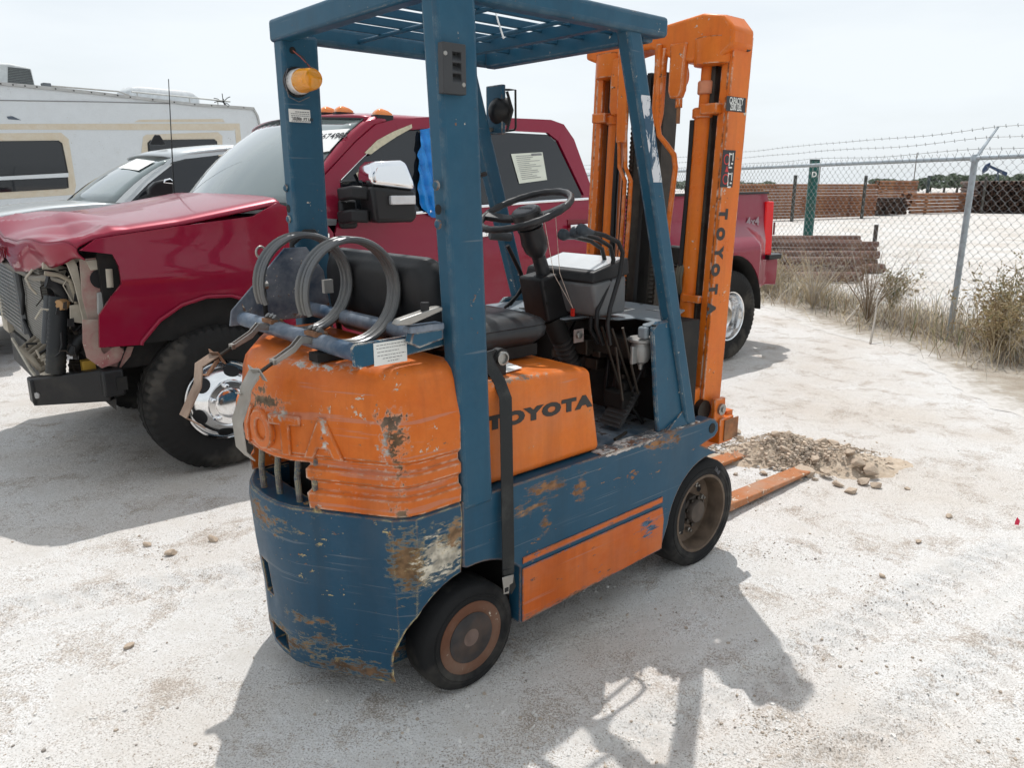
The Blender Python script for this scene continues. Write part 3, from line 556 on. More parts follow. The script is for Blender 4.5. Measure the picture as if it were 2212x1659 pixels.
MB().loft([[(.84, .20, 1.075), (1.00, .20, 1.075), (1.00, .50, 1.075), (.84, .50, 1.075)], [(.79, .185, 1.205), (.98, .185, 1.225), (.98, .53, 1.225), (.79, .53, 1.205)]]).build('pod_shell', GP, pod, bevel=.015, seg=3)
MB().loft([[(.782, .178, 1.205), (.99, .178, 1.225), (.99, .54, 1.225), (.782, .54, 1.205)], [(.79, .182, 1.245), (.985, .182, 1.290), (.985, .535, 1.290), (.79, .535, 1.245)]]).build('pod_bezel', BLACK, pod, bevel=.01, seg=3)
MB().loft([[(.815, .20, 1.251), (.97, .20, 1.2866), (.97, .515, 1.2866), (.815, .515, 1.251)], [(.815, .20, 1.2525), (.97, .20, 1.2885), (.97, .515, 1.2885), (.815, .515, 1.2525)]]).build('pod_glass', plain('gauge glass', (.55, .57, .58), .12, var=.05), pod)
kx = K(1243, 640, 0, .833); MB().lathe([(.017, 0), (.017, .004), (.012, .006), (.012, .010), (0, .010)], kx, (-1, -.2, .2), 16).build('key_switch', STEEL, pod)
MB().bx(kx.x - .014, kx.x - .006, kx.y - .004, kx.y + .010, kx.z - .075, kx.z - .045).build('key_tag', plain('red tag', (.6, .03, .02), .4), pod)
for e in (V((.64, .29, 1.455)), V((.69, .28, 1.46))): MB().tube([kx + V((-.012, 0, -.045)), (kx + e) / 2 + V((-.04, -.01, -.06)), e], .0011, 5).build('key_string', plain('string', (.6, .5, .42), .7), pod, smooth=80)
bl = [V((.80, .40, 1.05)), V((.835, .385, .97)), V((.90, .375, .83))]
MB().tube([bl[0], bl[1]], .042, 20).build('column_collar', DARK, fork_root); 
n = 30; MB().tube([bl[1] + (bl[2] - bl[1]) * (i / n) for i in range(n + 1)], [.040 if (i // 2) % 2 else .031 for i in range(n + 1)], 16).build('column_bellows', plain('bellows', (.035, .033, .032), .6, dirt=(.1, .08, .06, .5)), fork_root, smooth=50)
# three hydraulic levers
for k, y in enumerate((.255, .195, .135)):
    dx = k * 16
    if k == 0: px = [(1292, 742), (1275, 712), (1276, 690), (1297, 612), (1306, 560), (1300, 537), (1275, 520), (1232, 510)]
    elif k == 1: px = [(1302, 745), (1288, 705), (1290, 672), (1318, 605), (1325, 560), (1318, 532), (1292, 516), (1258, 506)]
    else: px = [(1318, 745), (1312, 700), (1318, 665), (1340, 590), (1345, 545), (1335, 522), (1305, 508), (1272, 500)]
    P = [K(x_, y_, 1, y) for x_, y_ in px]; lv_ = empty('hydraulic_lever', P[0]); lv_.parent = fork_root
    MB().tube([q - P[0] for q in P], .0085, 8).build('lever_rod', BLACKM, lv_, smooth=80)
    e = P[-1] - P[0]; d_ = (P[-1] - P[-2]).normalized()
    MB().tube([e - d_ * .02, e + d_ * .012, e + d_ * .03, e + d_ * .046, e + d_ * .052], [.009, .014, .021, .020, .010], 12).build('lever_knob', plain('lever knob', (.035, .045, .055), .45), lv_, smooth=80)
MB().bx(.93, 1.05, .10, .30, .92, .99).build('lever_bracket', DARK, fork_root)
for (xa, ya, xb, yb, y) in ((1330, 790, 1345, 865, .10), (1300, 745, 1352, 880, .16), (1322, 750, 1375, 870, .12), (1345, 748, 1378, 850, .08)):
    MB().cyl(K(xa, ya - 40, 1, y), K(xb, yb, 1, y), .005, 8).build('linkage_rod', GREASE, fork_root)
# parking brake lever
pb = [K(1143, 690, 1, .62), K(1140, 640, 1, .62), K(1125, 590, 1, .62), K(1106, 550, 1, .62), K(1096, 530, 1, .62)]
MB().tube(pb, .009, 8).build('brake_lever', BLACKM, fork_root, smooth=80); g0, g1 = K(1058, 508, 1, .62), K(1104, 512, 1, .60); MB().cyl(g0, g1, .017, 14).build('brake_grip', plain('grip', (.06, .065, .07), .5), fork_root, bevel=.004); MB().bx(pb[0].x - .04, pb[0].x + .03, .60, .64, pb[0].z - .12, pb[0].z + .05).build('brake_bracket', BLACKM, fork_root)
for k in range(3): MB().tube([K(1090 + 6 * k, 665 - 3 * k, 1, .64), K(1115 + 6 * k, 640 - 6 * k, 1, .64), K(1140, 600 + 8 * k, 1, .64)], .006, 6).build('brake_cable', BLACK, fork_root, smooth=80)
# grab handle on the left front post
gh = [K(1048, 375, 1, .80), K(1032, 380, 1, .78), K(1022, 400, 1, .78), K(1026, 430, 1, .78), K(1040, 470, 1, .80)]
MB().tube(gh, .010, 8).build('grab_handle', BLACKM, fork_root, smooth=80)
# cowl plate and what hangs below it
CG = paint('cowl grey', (.20, .235, .26), .38, chips=.03, dust=.15, fade=(.24, .27, .29))
cw_ = [(.80, .56), (1.28, .56), (1.28, .13), (1.09, .05), (.92, .02), (.905, .04), (.93, .062), (1.0, .07), (1.01, .16), (.94, .19), (.90, .32), (.80, .34)]
MB().prism([(x, y, 1.052 + (x - .9) * .02) for x, y in cw_], (0, 0, .008)).build('cowl_plate', CG, fork_root, bevel=.004); MB().bx(.90, .925, .021, .061, 1.01, 1.054).build('cowl_tab', CG, fork_root, bevel=.008)
MB().bx(.80, 1.28, .50, .82, 1.0, 1.058).build('cowl_left', CG, fork_root, bevel=.01)
q0 = K(1330, 668, 2, 1.062); MB().bx(q0.x - .03, q0.x + .05, q0.y - .06, q0.y + .05, 1.060, 1.0655).build('cowl_label', WHITE, fork_root)
mbl = MB()
for k in range(4): mbl.bx(q0.x - .025 + .018 * k, q0.x - .013 + .018 * k, q0.y - .05, q0.y + .04, 1.0657, 1.0662)
mbl.build('label_print', INK, fork_root)
q0 = K(1420, 673, 2, 1.062); MB().bx(q0.x - .015, q0.x + .03, q0.y - .06, q0.y + .05, 1.060, 1.0655).build('cowl_label', INK, fork_root); text('HYD', .022, WHITE, 'label_print', fork_root, (q0.x + .006, q0.y, 1.066), (0, -1, 0), (1, 0, 0), .0002, .0004)
for (x_, y_) in ((1385, 660), (1412, 705)): b = K(x_, y_, 2, 1.062); MB().lathe([(.009, 0), (.009, .006)], b, (0, 0, 1), 6).build('cowl_bolt', DARK, fork_root)
MB().bx(1.10, 1.24, .03, .81, .642, 1.045).build('firewall', DARK, fork_root)
rs = random.Random(4)
for k in range(14):
    x_, y_, z_ = rs.uniform(.92, 1.08), rs.uniform(.1, .7), rs.uniform(.70, .96); s = rs.uniform(.02, .05); MB().bx(x_ - s, x_ + s, y_ - s, y_ + s, z_ - s * .7, z_ + s * .7).build('valve_block', GREASE if k % 3 else DARK, fork_root, bevel=.006)
for k in range(7):
    y_ = rs.uniform(.08, .6); MB().tube([(1.08, y_, rs.uniform(.8, 1.0)), (.98, y_ - .03, rs.uniform(.75, .95)), (.95, y_ + rs.uniform(-.1, .1), .75), (1.02, y_, .65)], rs.uniform(.006, .011), 8).build('hydraulic_hose', BLACK, fork_root, smooth=80)
rv = K(1385, 750, 1, .075)
RS_ = plain('alloy housing', (.30, .30, .29), .45, .4, dirt=(.15, .13, .11, .3))
rsv = empty('oil_separator', rv); rsv.parent = fork_root
MB().lathe([(.006, -.085), (.008, -.075), (.012, -.062), (.030, -.052), (.038, -.03), (.040, .0), (.036, .01), (.036, .02)], (0, 0, 0), (0, 0, 1), 28).build('separator_body', RS_, rsv)
MB().lathe([(.040, .02), (.050, .025), (.050, .033), (.044, .038), (.016, .04), (.014, .046), (0, .047)], (0, 0, 0), (0, 0, 1), 28).build('separator_lid', RS_, rsv)
MB().bx(-.062, -.036, -.012, .0, -.055, .01).build('separator_bracket', RS_, rsv, bevel=.003)
sk = K(1245, 722, 1, .28); MB().bx(sk.x - .02, sk.x + .03, .27, .275, sk.z - .03, sk.z + .02).build('switch_bracket', plain('switch plate', (.30, .24, .22), .5), fork_root); MB().lathe([(.014, 0), (.014, .012), (.008, .014)], (sk.x - .002, .27, sk.z), (0, -1, 0), 14).build('choke_switch', STEEL, fork_root)
# pedals
pd = [K(1300, 868, 1, .18), K(1285, 838, 1, .26), K(1320, 812, 1, .26), K(1345, 835, 1, .18)]
MB().prism([(.86, .10, .665), (.98, .10, .79), (.985, .10, .78), (.875, .10, .66)], (0, .10, 0)).build('accelerator_pedal', plain('pedal rubber', (.035, .035, .036), .6, bump=.2), fork_root)
for k in range(8):
    t = .08 + k * .115; MB().bx(.86 + .12 * t - .004, .86 + .12 * t + .002, .102, .198, .665 + .125 * t, .672 + .125 * t).build('pedal_rib', plain('pedal rib', (.05, .05, .05), .6) if k == 0 else bpy.data.materials['pedal rib'], fork_root)
MB().bx(.92, .935, .36, .46, .72, .80).build('brake_pedal', BLACK, fork_root, bevel=.005); MB().cyl((.93, .41, .74), (1.1, .41, .9), .008, 8).build('pedal_arm', DARK, fork_root)
for k in range(3): q = K((1335, 1357, 1377)[k], (868, 880, 865)[k], 2, .66); MB().lathe([(.016, 0), (.014, .035), (.010, .04)], q, (0, 0, 1), 12).build('rod_boot', BLACK, fork_root)
MB().cyl((.76, .03, .660), (.86, .06, .658), .006, 6).build('loose_rod', GREASE, fork_root)
MB().prism([(.20, .05, .983), (.36, .09, .977), (.38, .20, .977), (.22, .18, .983)], (0, 0, .003)).build('loose_paper', PAPER, fork_root)
# work light on the left front post
wl = empty('work_light', K(1082, 240, 1, .80)); wl.parent = fork_root
MB().lathe([(.0, -.048), (.025, -.045), (.045, -.030), (.056, -.008), (.058, .012), (.054, .016), (.0, .016)], (0, 0, 0), (.96, 0, .1), 28).build('lamp_housing', BLACKM, wl)
fr_ = [(-.01, -.07, .085), (-.01, .07, .085), (-.01, .07, -.075), (-.01, -.07, -.075)]
MB().tube([(.02, -.066, .078), (.02, -.030, .082), (.02, .062, .09), (.02, .07, .08), (.02, .068, -.07), (.02, .06, -.078), (.02, -.06, -.074), (.02, -.068, -.066)], .0045, 6, closed=True).build('lamp_guard', BLACKM, wl, smooth=80)
MB().tube([(-.02, -.06, .07), (.0, -.07, .0), (-.02, -.06, -.08)], .006, 6).build('lamp_bracket', BLACKM, wl); MB().cyl((-.05, .03, -.07), (.0, .03, -.07), .008, 8).build('lamp_bolt', STEEL, wl)
MB().bx(-.02, .0, -.03, .07, -.09, .10).build('lamp_plate', BLUE, wl, bevel=.003)

# -- mast
def mx(z): return 1.330 + .040 * z
def mbeam(y0, y1, o0, o1, z0, z1, mb=None):
    mb = mb or MB(); return mb.loft([[(mx(z) + o0, y0, z), (mx(z) + o1, y0, z), (mx(z) + o1, y1, z), (mx(z) + o0, y1, z)] for z in (z0, z1)])
ZM0, ZM1 = .10, 2.00
for sgn in (0, 1):
    Y = (lambda y: y) if sgn == 0 else fm
    def mb2(y0, y1, o0, o1, z0, z1, mb=None): a, b = Y(y0), Y(y1); return mbeam(min(a, b), max(a, b), o0, o1, z0, z1, mb)
    ch = mb2(.07, .088, 0, .125, .470, 2.10); mb2(.088, .120, 0, .022, .470, 2.02, ch); mb2(.088, .120, .103, .125, .470, 2.02, ch)
    ch.build('outer_mast_channel', ORANGE_M, fork_root, bevel=.003, seg=2)
    inn = mb2(.146, .150, .012, .125, ZM0 + .03, 2.0); mb2(.150, .172, .012, .030, ZM0 + .03, 2.0, inn); mb2(.150, .172, .107, .125, ZM0 + .03, 2.0, inn)
    inn.build('inner_mast_channel', GREASE, fork_root, bevel=.002, seg=1)
    cy = .195
    P0, P1, P2 = V((mx(.3) + .02, Y(cy), .3)), V((mx(1.83) + .02, Y(cy), 1.83)), V((mx(2.03) + .02, Y(cy), 2.03))
    MB().tube([P0, P1], .036, 24).build('lift_cylinder', ORANGE_M, fork_root); MB().tube([P1, P2], .024, 20).build('lift_rod', ORANGE_M if sgn else ORANGE_M, fork_root)
    MB().lathe([(.040, 0), (.046, .004), (.046, .035), (.040, .04)], P1 + V((0, 0, -.025)), (0, 0, 1), 24).build('cylinder_gland', ORANGE_M, fork_root)
    MB().lathe([(.030, 0), (.034, .004), (.034, .045), (.030, .05)], P1 + V((.005, 0, .065)), (0, 0, 1), 24).build('rod_collar', plain('faded orange', (.55, .22, .12), .5), fork_root)
    MB().bx(P1.x - .06, P1.x + .02, min(Y(.10), Y(.175)), max(Y(.10), Y(.175)), 1.815, 1.855).build('cylinder_clamp', ORANGE_M, fork_root, bevel=.004)
    mb2(.118, .20, -.022, .0, 1.085, 1.115).build('cylinder_band', ORANGE_M, fork_root, bevel=.003)
    mb2(.085, .16, -.05, .0, .66, .74).build('tilt_bracket', ORANGE_M, fork_root, bevel=.004)
    MB().tube([(mx(z) - .002, Y(.238 + .012 * math.sin(z * 3)), z) for z in (.6, .9, 1.2, 1.5, 1.7, 1.80)], .013, 8).build('mast_hose', BLACK, fork_root)
# crosshead casting
top = [(.055, 2.055), (.055, 2.115), (.10, 2.165), (.20, 2.185), (.40, 2.165), (.785, 2.165), (.80, 2.14), (.80, 2.085), (.72, 2.055), (.66, 2.065), (.52, 2.085), (.44, 2.085), (.30, 2.02), (.13, 2.0)]
MB().prism([(mx(z) - .035, y, z) for y, z in top], (.14, 0, 0)).build('mast_crosshead', ORANGE_M, fork_root, bevel=.012, seg=3)
for y in (.195, fm(.195)):
    MB().lathe([(.060, 0), (.084, .004), (.086, .012), (.086, .10)], (mx(2) + .03, y - (.03 if y < .4 else -.03), 1.995), (0, 0, 1), 32).build('crosshead_cup', ORANGE_M, fork_root)
for (y, z0, z1) in ((.298, 1.885, 2.09), (fm(.235), 1.84, 2.07)):
    MB().loft([[(mx(z) - .045, y - w, z), (mx(z) - .010, y - w, z), (mx(z) - .010, y + w, z), (mx(z) - .045, y + w, z)] for z, w in ((z0, .022), (z0 + .03, .034), (z1 - .05, .036), (z1, .040))]).build('chain_anchor', ORANGE_M, fork_root, bevel=.006)
MB().cyl((mx(1.85) - .02, .290, 1.79), (mx(1.85) - .02, .290, 1.89), .008, 10).build('anchor_bolt', rusty('anchor rust', (.35, .12, .05)), fork_root); MB().cyl((mx(1.85) - .02, .290, 1.85), (mx(1.85) - .02, .290, 1.885), .015, 6).build('anchor_nut', ORANGE_M, fork_root)
MB().lathe([(.055, -.010), (.055, .010)], (mx(2) + .05, .352, 1.985), (0, 1, 0), 32).build('chain_wheel', ORANGE_M, fork_root)
MB().lathe([(.016, 0), (.016, .008), (.008, .008), (.008, .002), (0, .002)], (mx(2.08) + .085, .07, 2.06), (0, -1, 0), 18).build('crosshead_bolt', GREASE, fork_root)
MB().bx(mx(2.1) - .037, mx(2.1) - .035, .455, .49, 2.12, 2.15).build('yellow_label', plain('yellow label', (.75, .55, .03), .5), fork_root)
# pipes and chain in the middle
ph = [K(x_, y_, 0, mx(1.6) - .03) for x_, y_ in ((1424, 95), (1420, 262), (1424, 292), (1440, 312), (1456, 334), (1459, 362), (1443, 490))]
MB().tube(ph + [ph[-1] + V((-.01, .0, -.5))], .011, 10).build('hydraulic_pipe', ORANGE_M, fork_root, smooth=80)
MB().loft([[(mx(z) - .045, ph[0].y - w_, z), (mx(z) - .015, ph[0].y - w_, z), (mx(z) - .015, ph[0].y + w_, z), (mx(z) - .045, ph[0].y + w_, z)] for z, w_ in ((ph[1].z - .02, .012), (ph[1].z + .03, .022), (2.02, .022), (2.08, .026))]).build('pipe_bracket', ORANGE_M, fork_root, bevel=.004)
for off in (0, 1):
    pp = [K(x_ + 13 * off, y_, 0, mx(1.4) - .03) for x_, y_ in ((1338, 270), (1338, 360), (1350, 390), (1345, 480), (1333, 640))]
    MB().tube([V((pp[0].x, pp[0].y, 1.95))] + pp + [pp[-1] + V((-.02, .0, -.35))], .009, 8).build('hydraulic_pipe', ORANGE_M, fork_root, smooth=80)
pb0 = K(1345, 270, 0, mx(1.6) - .045); MB().bx(pb0.x - .01, pb0.x, pb0.y - .03, pb0.y + .028, pb0.z - .07, pb0.z + .33).build('pipe_bracket', ORANGE_M, fork_root, bevel=.004)
mbeam(.40, .425, .03, .12, .2, 2.0).build('centre_channel', GREASE, fork_root); mbeam(.455, .475, .0, .1, .2, 2.0).build('centre_channel', plain('black rail', (.012, .012, .012), .4), fork_root); mbeam(.49, .56, .04, .10, .2, 2.0).build('centre_channel', GREASE, fork_root)
def chain(path_y, x0, z0, z1):
    n = int((z1 - z0) / .019); me = None
    for k in range(n):
        z = z0 + .019 * k
        if me is None:
            o = MB().tube([(0, 0, -.010), (0, 0, .012)], 0, flat=(.016, .008, (1, 0, 0))).lathe([(.0075, -.010), (.0075, .010)], (0, 0, 0), (0, 1, 0), 8).build('chain_link', GREASE, fork_root); me = o.data
        else: o = bpy.data.objects.new('chain_link', me); col.objects.link(o); o.parent = fork_root
        o.location = (mx(z) + x0, path_y, z)
chain(.365, -.012, .95, 1.26)
chain(.515, -.02, 1.06, 1.9)
MB().lathe([(.050, -.018), (.056, -.014), (.046, -.01), (.046, .01), (.056, .014), (.050, .018)], (mx(1.25) + .04, .365, 1.25), (0, 1, 0), 28).build('chain_wheel', GREASE, fork_root)
MB().bx(mx(1.1) + .01, mx(1.1) + .1, .25, .335, .80, 1.22).build('carriage_cylinder', rusty('brown grease', (.07, .035, .025), (.10, .05, .035), (.04, .025, .02), .55), fork_root, bevel=.008); MB().bx(mx(1.1) + .0, mx(1.1) + .11, .24, .36, 1.23, 1.30).build('carriage_head', DARK, fork_root, bevel=.006)
for k in range(3): MB().tube([(mx(1.15) + .05 + .07 * math.cos(t), .215 + .012 * k, 1.17 + .09 * math.sin(t)) for t in np.linspace(-1.2, 4.2, 18)], .007, 8).build('hose_loop', plain('hose', (.10, .085, .06), .5) if k == 0 else bpy.data.materials['hose'], fork_root, smooth=80)
# carriage, tilt parts and forks in front of the mast
XC = mx(.4) + .15
for z in (.20, .52): MB().bx(XC, XC + .045, .04, .80, z, z + .10).build('carriage_bar', ORANGE_M, fork_root, bevel=.004)
MB().bx(XC - .02, XC, .30, .35, .2, .62).build('carriage_plate', ORANGE_M, fork_root); MB().bx(XC - .02, XC, .49, .54, .2, .62).build('carriage_plate', ORANGE_M, fork_root)
for k, y in enumerate((.225, .605)):
    fk_ = MB().prism([(XC + .047, y - .05, .62), (XC + .085, y - .05, .62), (XC + .085, y - .05, .10), (XC + .12, y - .05, .068), (2.62, y - .05, .030), (2.62, y - .05, .018), (XC + .06, y - .05, .022), (XC + .047, y - .05, .04)], (0, .10, 0)).build('fork_blade', paint('fork paint', (.40, .125, .032), .6, chips=.10, chipcol=(.15, .075, .045), dust=.75, fade=(.33, .17, .09), fadeamt=.8) if k == 0 else bpy.data.materials['fork paint'], fork_root, bevel=.004)
tp = K(1553, 885, 1, .03)
for y, sg in ((.03, -1), (fm(.03), 1)):
    MB().cyl((tp.x - .06, y + .03 * -sg, tp.z), (tp.x - .06, y + .12 * -sg, tp.z), .045, 20).build('tilt_pivot', GREASE, fork_root)
    MB().prism([(tp.x - .03, y, tp.z + .05), (tp.x + .045, y, tp.z + .045), (tp.x + .05, y, tp.z - .03), (tp.x + .01, y, tp.z - .06), (tp.x - .03, y, tp.z - .04)], (0, .02 * -sg, 0)).build('roller_bracket', ORANGE_M, fork_root, bevel=.004)
    MB().lathe([(.024, 0), (.024, .01), (.012, .012), (.012, .018), (0, .018)], (tp.x + .012, y, tp.z), (0, sg, 0), 18).build('pivot_cap', STEEL, fork_root)
cbx = K(1572, 925, 1, .02); MB().bx(cbx.x - .06, cbx.x + .04, .02, .10, cbx.z - .06, cbx.z + .05).build('carriage_end', ORANGE_M, fork_root, bevel=.003); MB().bx(cbx.x - .03, cbx.x + .07, .015, .019, cbx.z - .05, cbx.z + .04).build('end_cover', rusty('end rust', (.33, .13, .05), (.40, .19, .08)), fork_root)
for dz in (-.03, .03): MB().cyl((cbx.x + .04, .06, cbx.z + dz), (cbx.x + .068, .06, cbx.z + dz), .009, 6).build('end_bolt', STEEL, fork_root)
# mast lettering and plates (on the right face, y = .07)
YM = .0692
def on_mast(x_, y_): return K(x_, y_, 1, YM)
lets = [(1561, 462), (1555, 505), (1551, 546), (1544, 583), (1539, 625), (1535, 667)]
for chx, (x_, y_) in zip('TOYOTA', lets):
    q = on_mast(x_ + 1, y_); text(chx, .072, LET, 'mast_letter', fork_root, (q.x, YM, q.z), (-.04, 0, -1), (1, 0, -.04), .0004, .0058, .80)
q0, q1 = on_mast(1570, 206), on_mast(1609, 243)
ca = MB().bx(q0.x, q1.x, YM - .001, YM + .0005, q1.z, q0.z).build('capacity_plate', plain('plate black', (.02, .02, .022), .4), fork_root, smooth=0)
for s_, fz in (('CAPACITY', .30), ('2500 LBS.', .72)): text(s_, .034, WHITE, 'plate_lettering', ca, ((q0.x + q1.x) / 2, YM - .0014, q0.z + (q1.z - q0.z) * fz), (1, 0, 0), (0, 0, 1), .0002, .0007, .58)
q0, q1 = on_mast(1562, 323), on_mast(1589, 404)
wa = MB().loft([[(q0.x + .0, YM - .001, q0.z), (q0.x + .085, YM - .001, q0.z), (q0.x + .085, YM + .0005, q0.z), (q0.x, YM + .0005, q0.z)], [(q0.x - .005, YM - .001, q1.z), (q0.x + .08, YM - .001, q1.z), (q0.x + .08, YM + .0005, q1.z), (q0.x - .005, YM + .0005, q1.z)]]).build('warning_plate', bpy.data.materials['plate black'], fork_root, smooth=0)
REDI = plain('red ink', (.55, .03, .03), .5)
for fz in (.25, .78):
    zc = q0.z + (q1.z - q0.z) * fz; MB().lathe([(.020, 0), (.020, .0006), (.016, .0006), (.016, 0)], (q0.x + .028, YM - .001, zc), (0, -1, 0), 20, closed=True).build('warning_ring', REDI, wa)
    mb_ = MB()
    for dx, dz, w, h in ((.01, .0, .006, .05), (.02, -.03, .022, .006), (.018, .02, .018, .005), (.034, .01, .005, .03), (.03, -.015, .012, .006)): mb_.bx(q0.x + .035 + dx - w / 2, q0.x + .035 + dx + w / 2, YM - .0016, YM - .001, zc + dz - h / 2, zc + dz + h / 2)
    mb_.build('warning_print', WHITE, wa, smooth=0)
MB().prism([(q0.x + .02, YM - .0016, (q0.z + q1.z) / 2 - .012), (q0.x + .044, YM - .0016, (q0.z + q1.z) / 2 - .012), (q0.x + .032, YM - .0016, (q0.z + q1.z) / 2 + .012)], (0, .0006, 0)).build('warning_triangle', REDI, wa, smooth=0)
# ================================================================ PICKUPS
def solid_side(fr, yf, px):
    """trace points measured on a curved flank: y = yf(x, z)"""
    out = []
    for q in px:
        y = .08
        for _ in range(4):
            p = fr.at(q[0], q[1], 1, y); y = yf(p.x, p.z)
        out.append((p.x, p.z))
    return out
def skin(name, pts, yf, mat, parent, thick=.02, dz=.07, dx=.16, smooth=40, bev=.0, sgn=1):
    """a flank panel: outline in x, z, bowed by yf"""
    bm = bmesh.new(); f = bm.faces.new([bm.verts.new((x, 0, z)) for x, z in pts])
    zs = [p[1] for p in pts]; xs = [p[0] for p in pts]
    z = min(zs) + dz
    while z < max(zs): bmesh.ops.bisect_plane(bm, geom=bm.verts[:] + bm.edges[:] + bm.faces[:], plane_co=(0, 0, z), plane_no=(0, 0, 1)); z += dz
    x = min(xs) + dx
    while x < max(xs): bmesh.ops.bisect_plane(bm, geom=bm.verts[:] + bm.edges[:] + bm.faces[:], plane_co=(x, 0, 0), plane_no=(1, 0, 0)); x += dx
    for v_ in bm.verts: v_.co.y = yf(v_.co.x, v_.co.z)
    for f_ in bm.faces: f_.normal_update()
    bmesh.ops.recalc_face_normals(bm, faces=bm.faces)
    if sum(f_.normal.y for f_ in bm.faces) > 0: bmesh.ops.reverse_faces(bm, faces=bm.faces)
    main = len(bm.faces); ed = [e for e in bm.edges if e.is_boundary]
    ex = bmesh.ops.extrude_edge_only(bm, edges=ed)
    for v_ in ex['geom']:
        if isinstance(v_, bmesh.types.BMVert): v_.co.y += thick
    me = bpy.data.meshes.new(name); bm.to_mesh(me); bm.free(); me.materials.append(mat); me.update()
    me.polygons.foreach_set('use_smooth', [True] * len(me.polygons)); ln = [None] * len(me.loops)
    for p_ in me.polygons:
        for li in p_.loop_indices:
            if p_.index >= main: ln[li] = tuple(p_.normal)
            else:
                c_ = me.vertices[me.loops[li].vertex_index].co; e_ = .012; gx_ = (yf(c_.x + e_, c_.z) - yf(c_.x - e_, c_.z)) / (2 * e_); gz_ = (yf(c_.x, c_.z + e_) - yf(c_.x, c_.z - e_)) / (2 * e_); ln[li] = tuple(V((gx_, -1, gz_)).normalized())
    me.normals_split_custom_set(ln)
    o = bpy.data.objects.new(name, me); col.objects.link(o); o.parent = parent
    return o
def grid(name, fn, nu, nv, mat, parent, thick=0.0, smooth=50):
    vs_ = [fn(i / nu, j / nv) for j in range(nv + 1) for i in range(nu + 1)]
    fs = [(j * (nu + 1) + i, j * (nu + 1) + i + 1, (j + 1) * (nu + 1) + i + 1, (j + 1) * (nu + 1) + i) for j in range(nv) for i in range(nu)]
    mb = MB(); mb.add(vs_, fs); o = mb.build(name, mat, parent, smooth)
    if thick: md = o.modifiers.new('solid', 'SOLIDIFY'); md.thickness = thick; md.offset = 0
    return o
def car_paint(name, c, flake=.35, rough=.32):
    m = NT(name); v_ = m.co(); d = m.noise(3, 5, .6, v_)
    m.set(color=m.mix(m.rng(m.noise(.9, 6, .7, v_), .5, .8, 0, .35), m.mix(m.rng(d, .45, .75, 0, .18), c, tuple(x * .7 + .05 for x in c)), tuple(x * .5 + .10 for x in c)), metal=flake, rough=rough, spec=.2, coat=.55, coatr=m.rng(m.noise(8, 4, .6, v_), .35, .75, .02, .12)); return m.mat
RED = car_paint('ruby paint', (.235, .003, .026), .2)
REDIN = paint('overspray primer', (.36, .30, .25), .7, chips=.05, fade=(.28, .07, .08), fadeamt=.9, dust=.4)
BEIGE = plain('primer beige', (.42, .38, .31), .7, var=.15, dirt=(.2, .15, .11, .5))
TINT = NT('tinted glass').set(color=(.012, .014, .017), rough=.03, spec=.6).mat
def _ws():
    m = NT('windscreen glass'); m.set(color=(.14, .178, .178), rough=.05, coat=1.0, coatr=.02, spec=.8); return m.mat  # pale teal base colour stands in for sky mirrored in the glass
WSG = _ws()
TRIM = plain('trim black', (.014, .014, .015), .4)
FIN = NT('radiator fins'); _v = FIN.co(); _w = FIN.n('TexWave', {'Vector': _v, 'Scale': 22, 'Distortion': .3}, bands_direction='Z'); FIN.set(color=FIN.mix(_w.outputs['Fac'], (.10, .095, .085), (.24, .23, .205)), rough=.7, metal=.2); FIN.bump(_w.outputs['Fac'], .5, .005); FIN = FIN.mat

TRUBBER = plain('dusty tyre', (.018, .0175, .017), .85, var=.25, scale=6, bump=.2, spec=.2, dirt=(.17, .15, .125, .6))
def truck_tyre(c, out, Rr, W, rr, parent, flat=0.0, name='tyre', dual=False, blocks=54):
    prof = [(rr, -W / 2 + .02, 0), (rr + .02, -W / 2 + .004, 0), (Rr - .08, -W / 2 - .012, 0), (Rr - .03, -W / 2 + .004, 0), (Rr - .008, -W / 2 + .020, 1), (Rr, -W / 2 + .05, 1), (Rr, -W * .16, 0), (Rr - .009, -W * .15, 0), (Rr - .009, -W * .11, 0), (Rr + .001, -W * .10, 0),
            (Rr + .001, W * .10, 0), (Rr - .009, W * .11, 0), (Rr - .009, W * .15, 0), (Rr, W * .16, 0), (Rr, W / 2 - .05, 1), (Rr - .008, W / 2 - .020, 1), (Rr - .03, W / 2 - .004, 1), (Rr - .08, W / 2 + .012, 0), (rr + .02, W / 2 - .004, 0), (rr, W / 2 - .02, 0)]
    n = blocks * 3; loops = []
    for r_, h, b in prof:
        lp = []
        for i in range(n):
            a = 2 * math.pi * i / n; r2 = r_ - (.012 if (b and i % 3 == 0) else 0); x = r2 * math.cos(a); z = r2 * math.sin(a); y = h
            if flat and z < -flat: y = h * (1 + .35 * (min(1, (-z - flat) / .06))); z = -flat + (z + flat) * .06
            lp.append((c[0] + x, c[1] + out * y, c[2] + z))
        loops.append(lp)
    return MB().loft(loops + [loops[0]], caps=False).build(name, TRUBBER, parent, smooth=30)

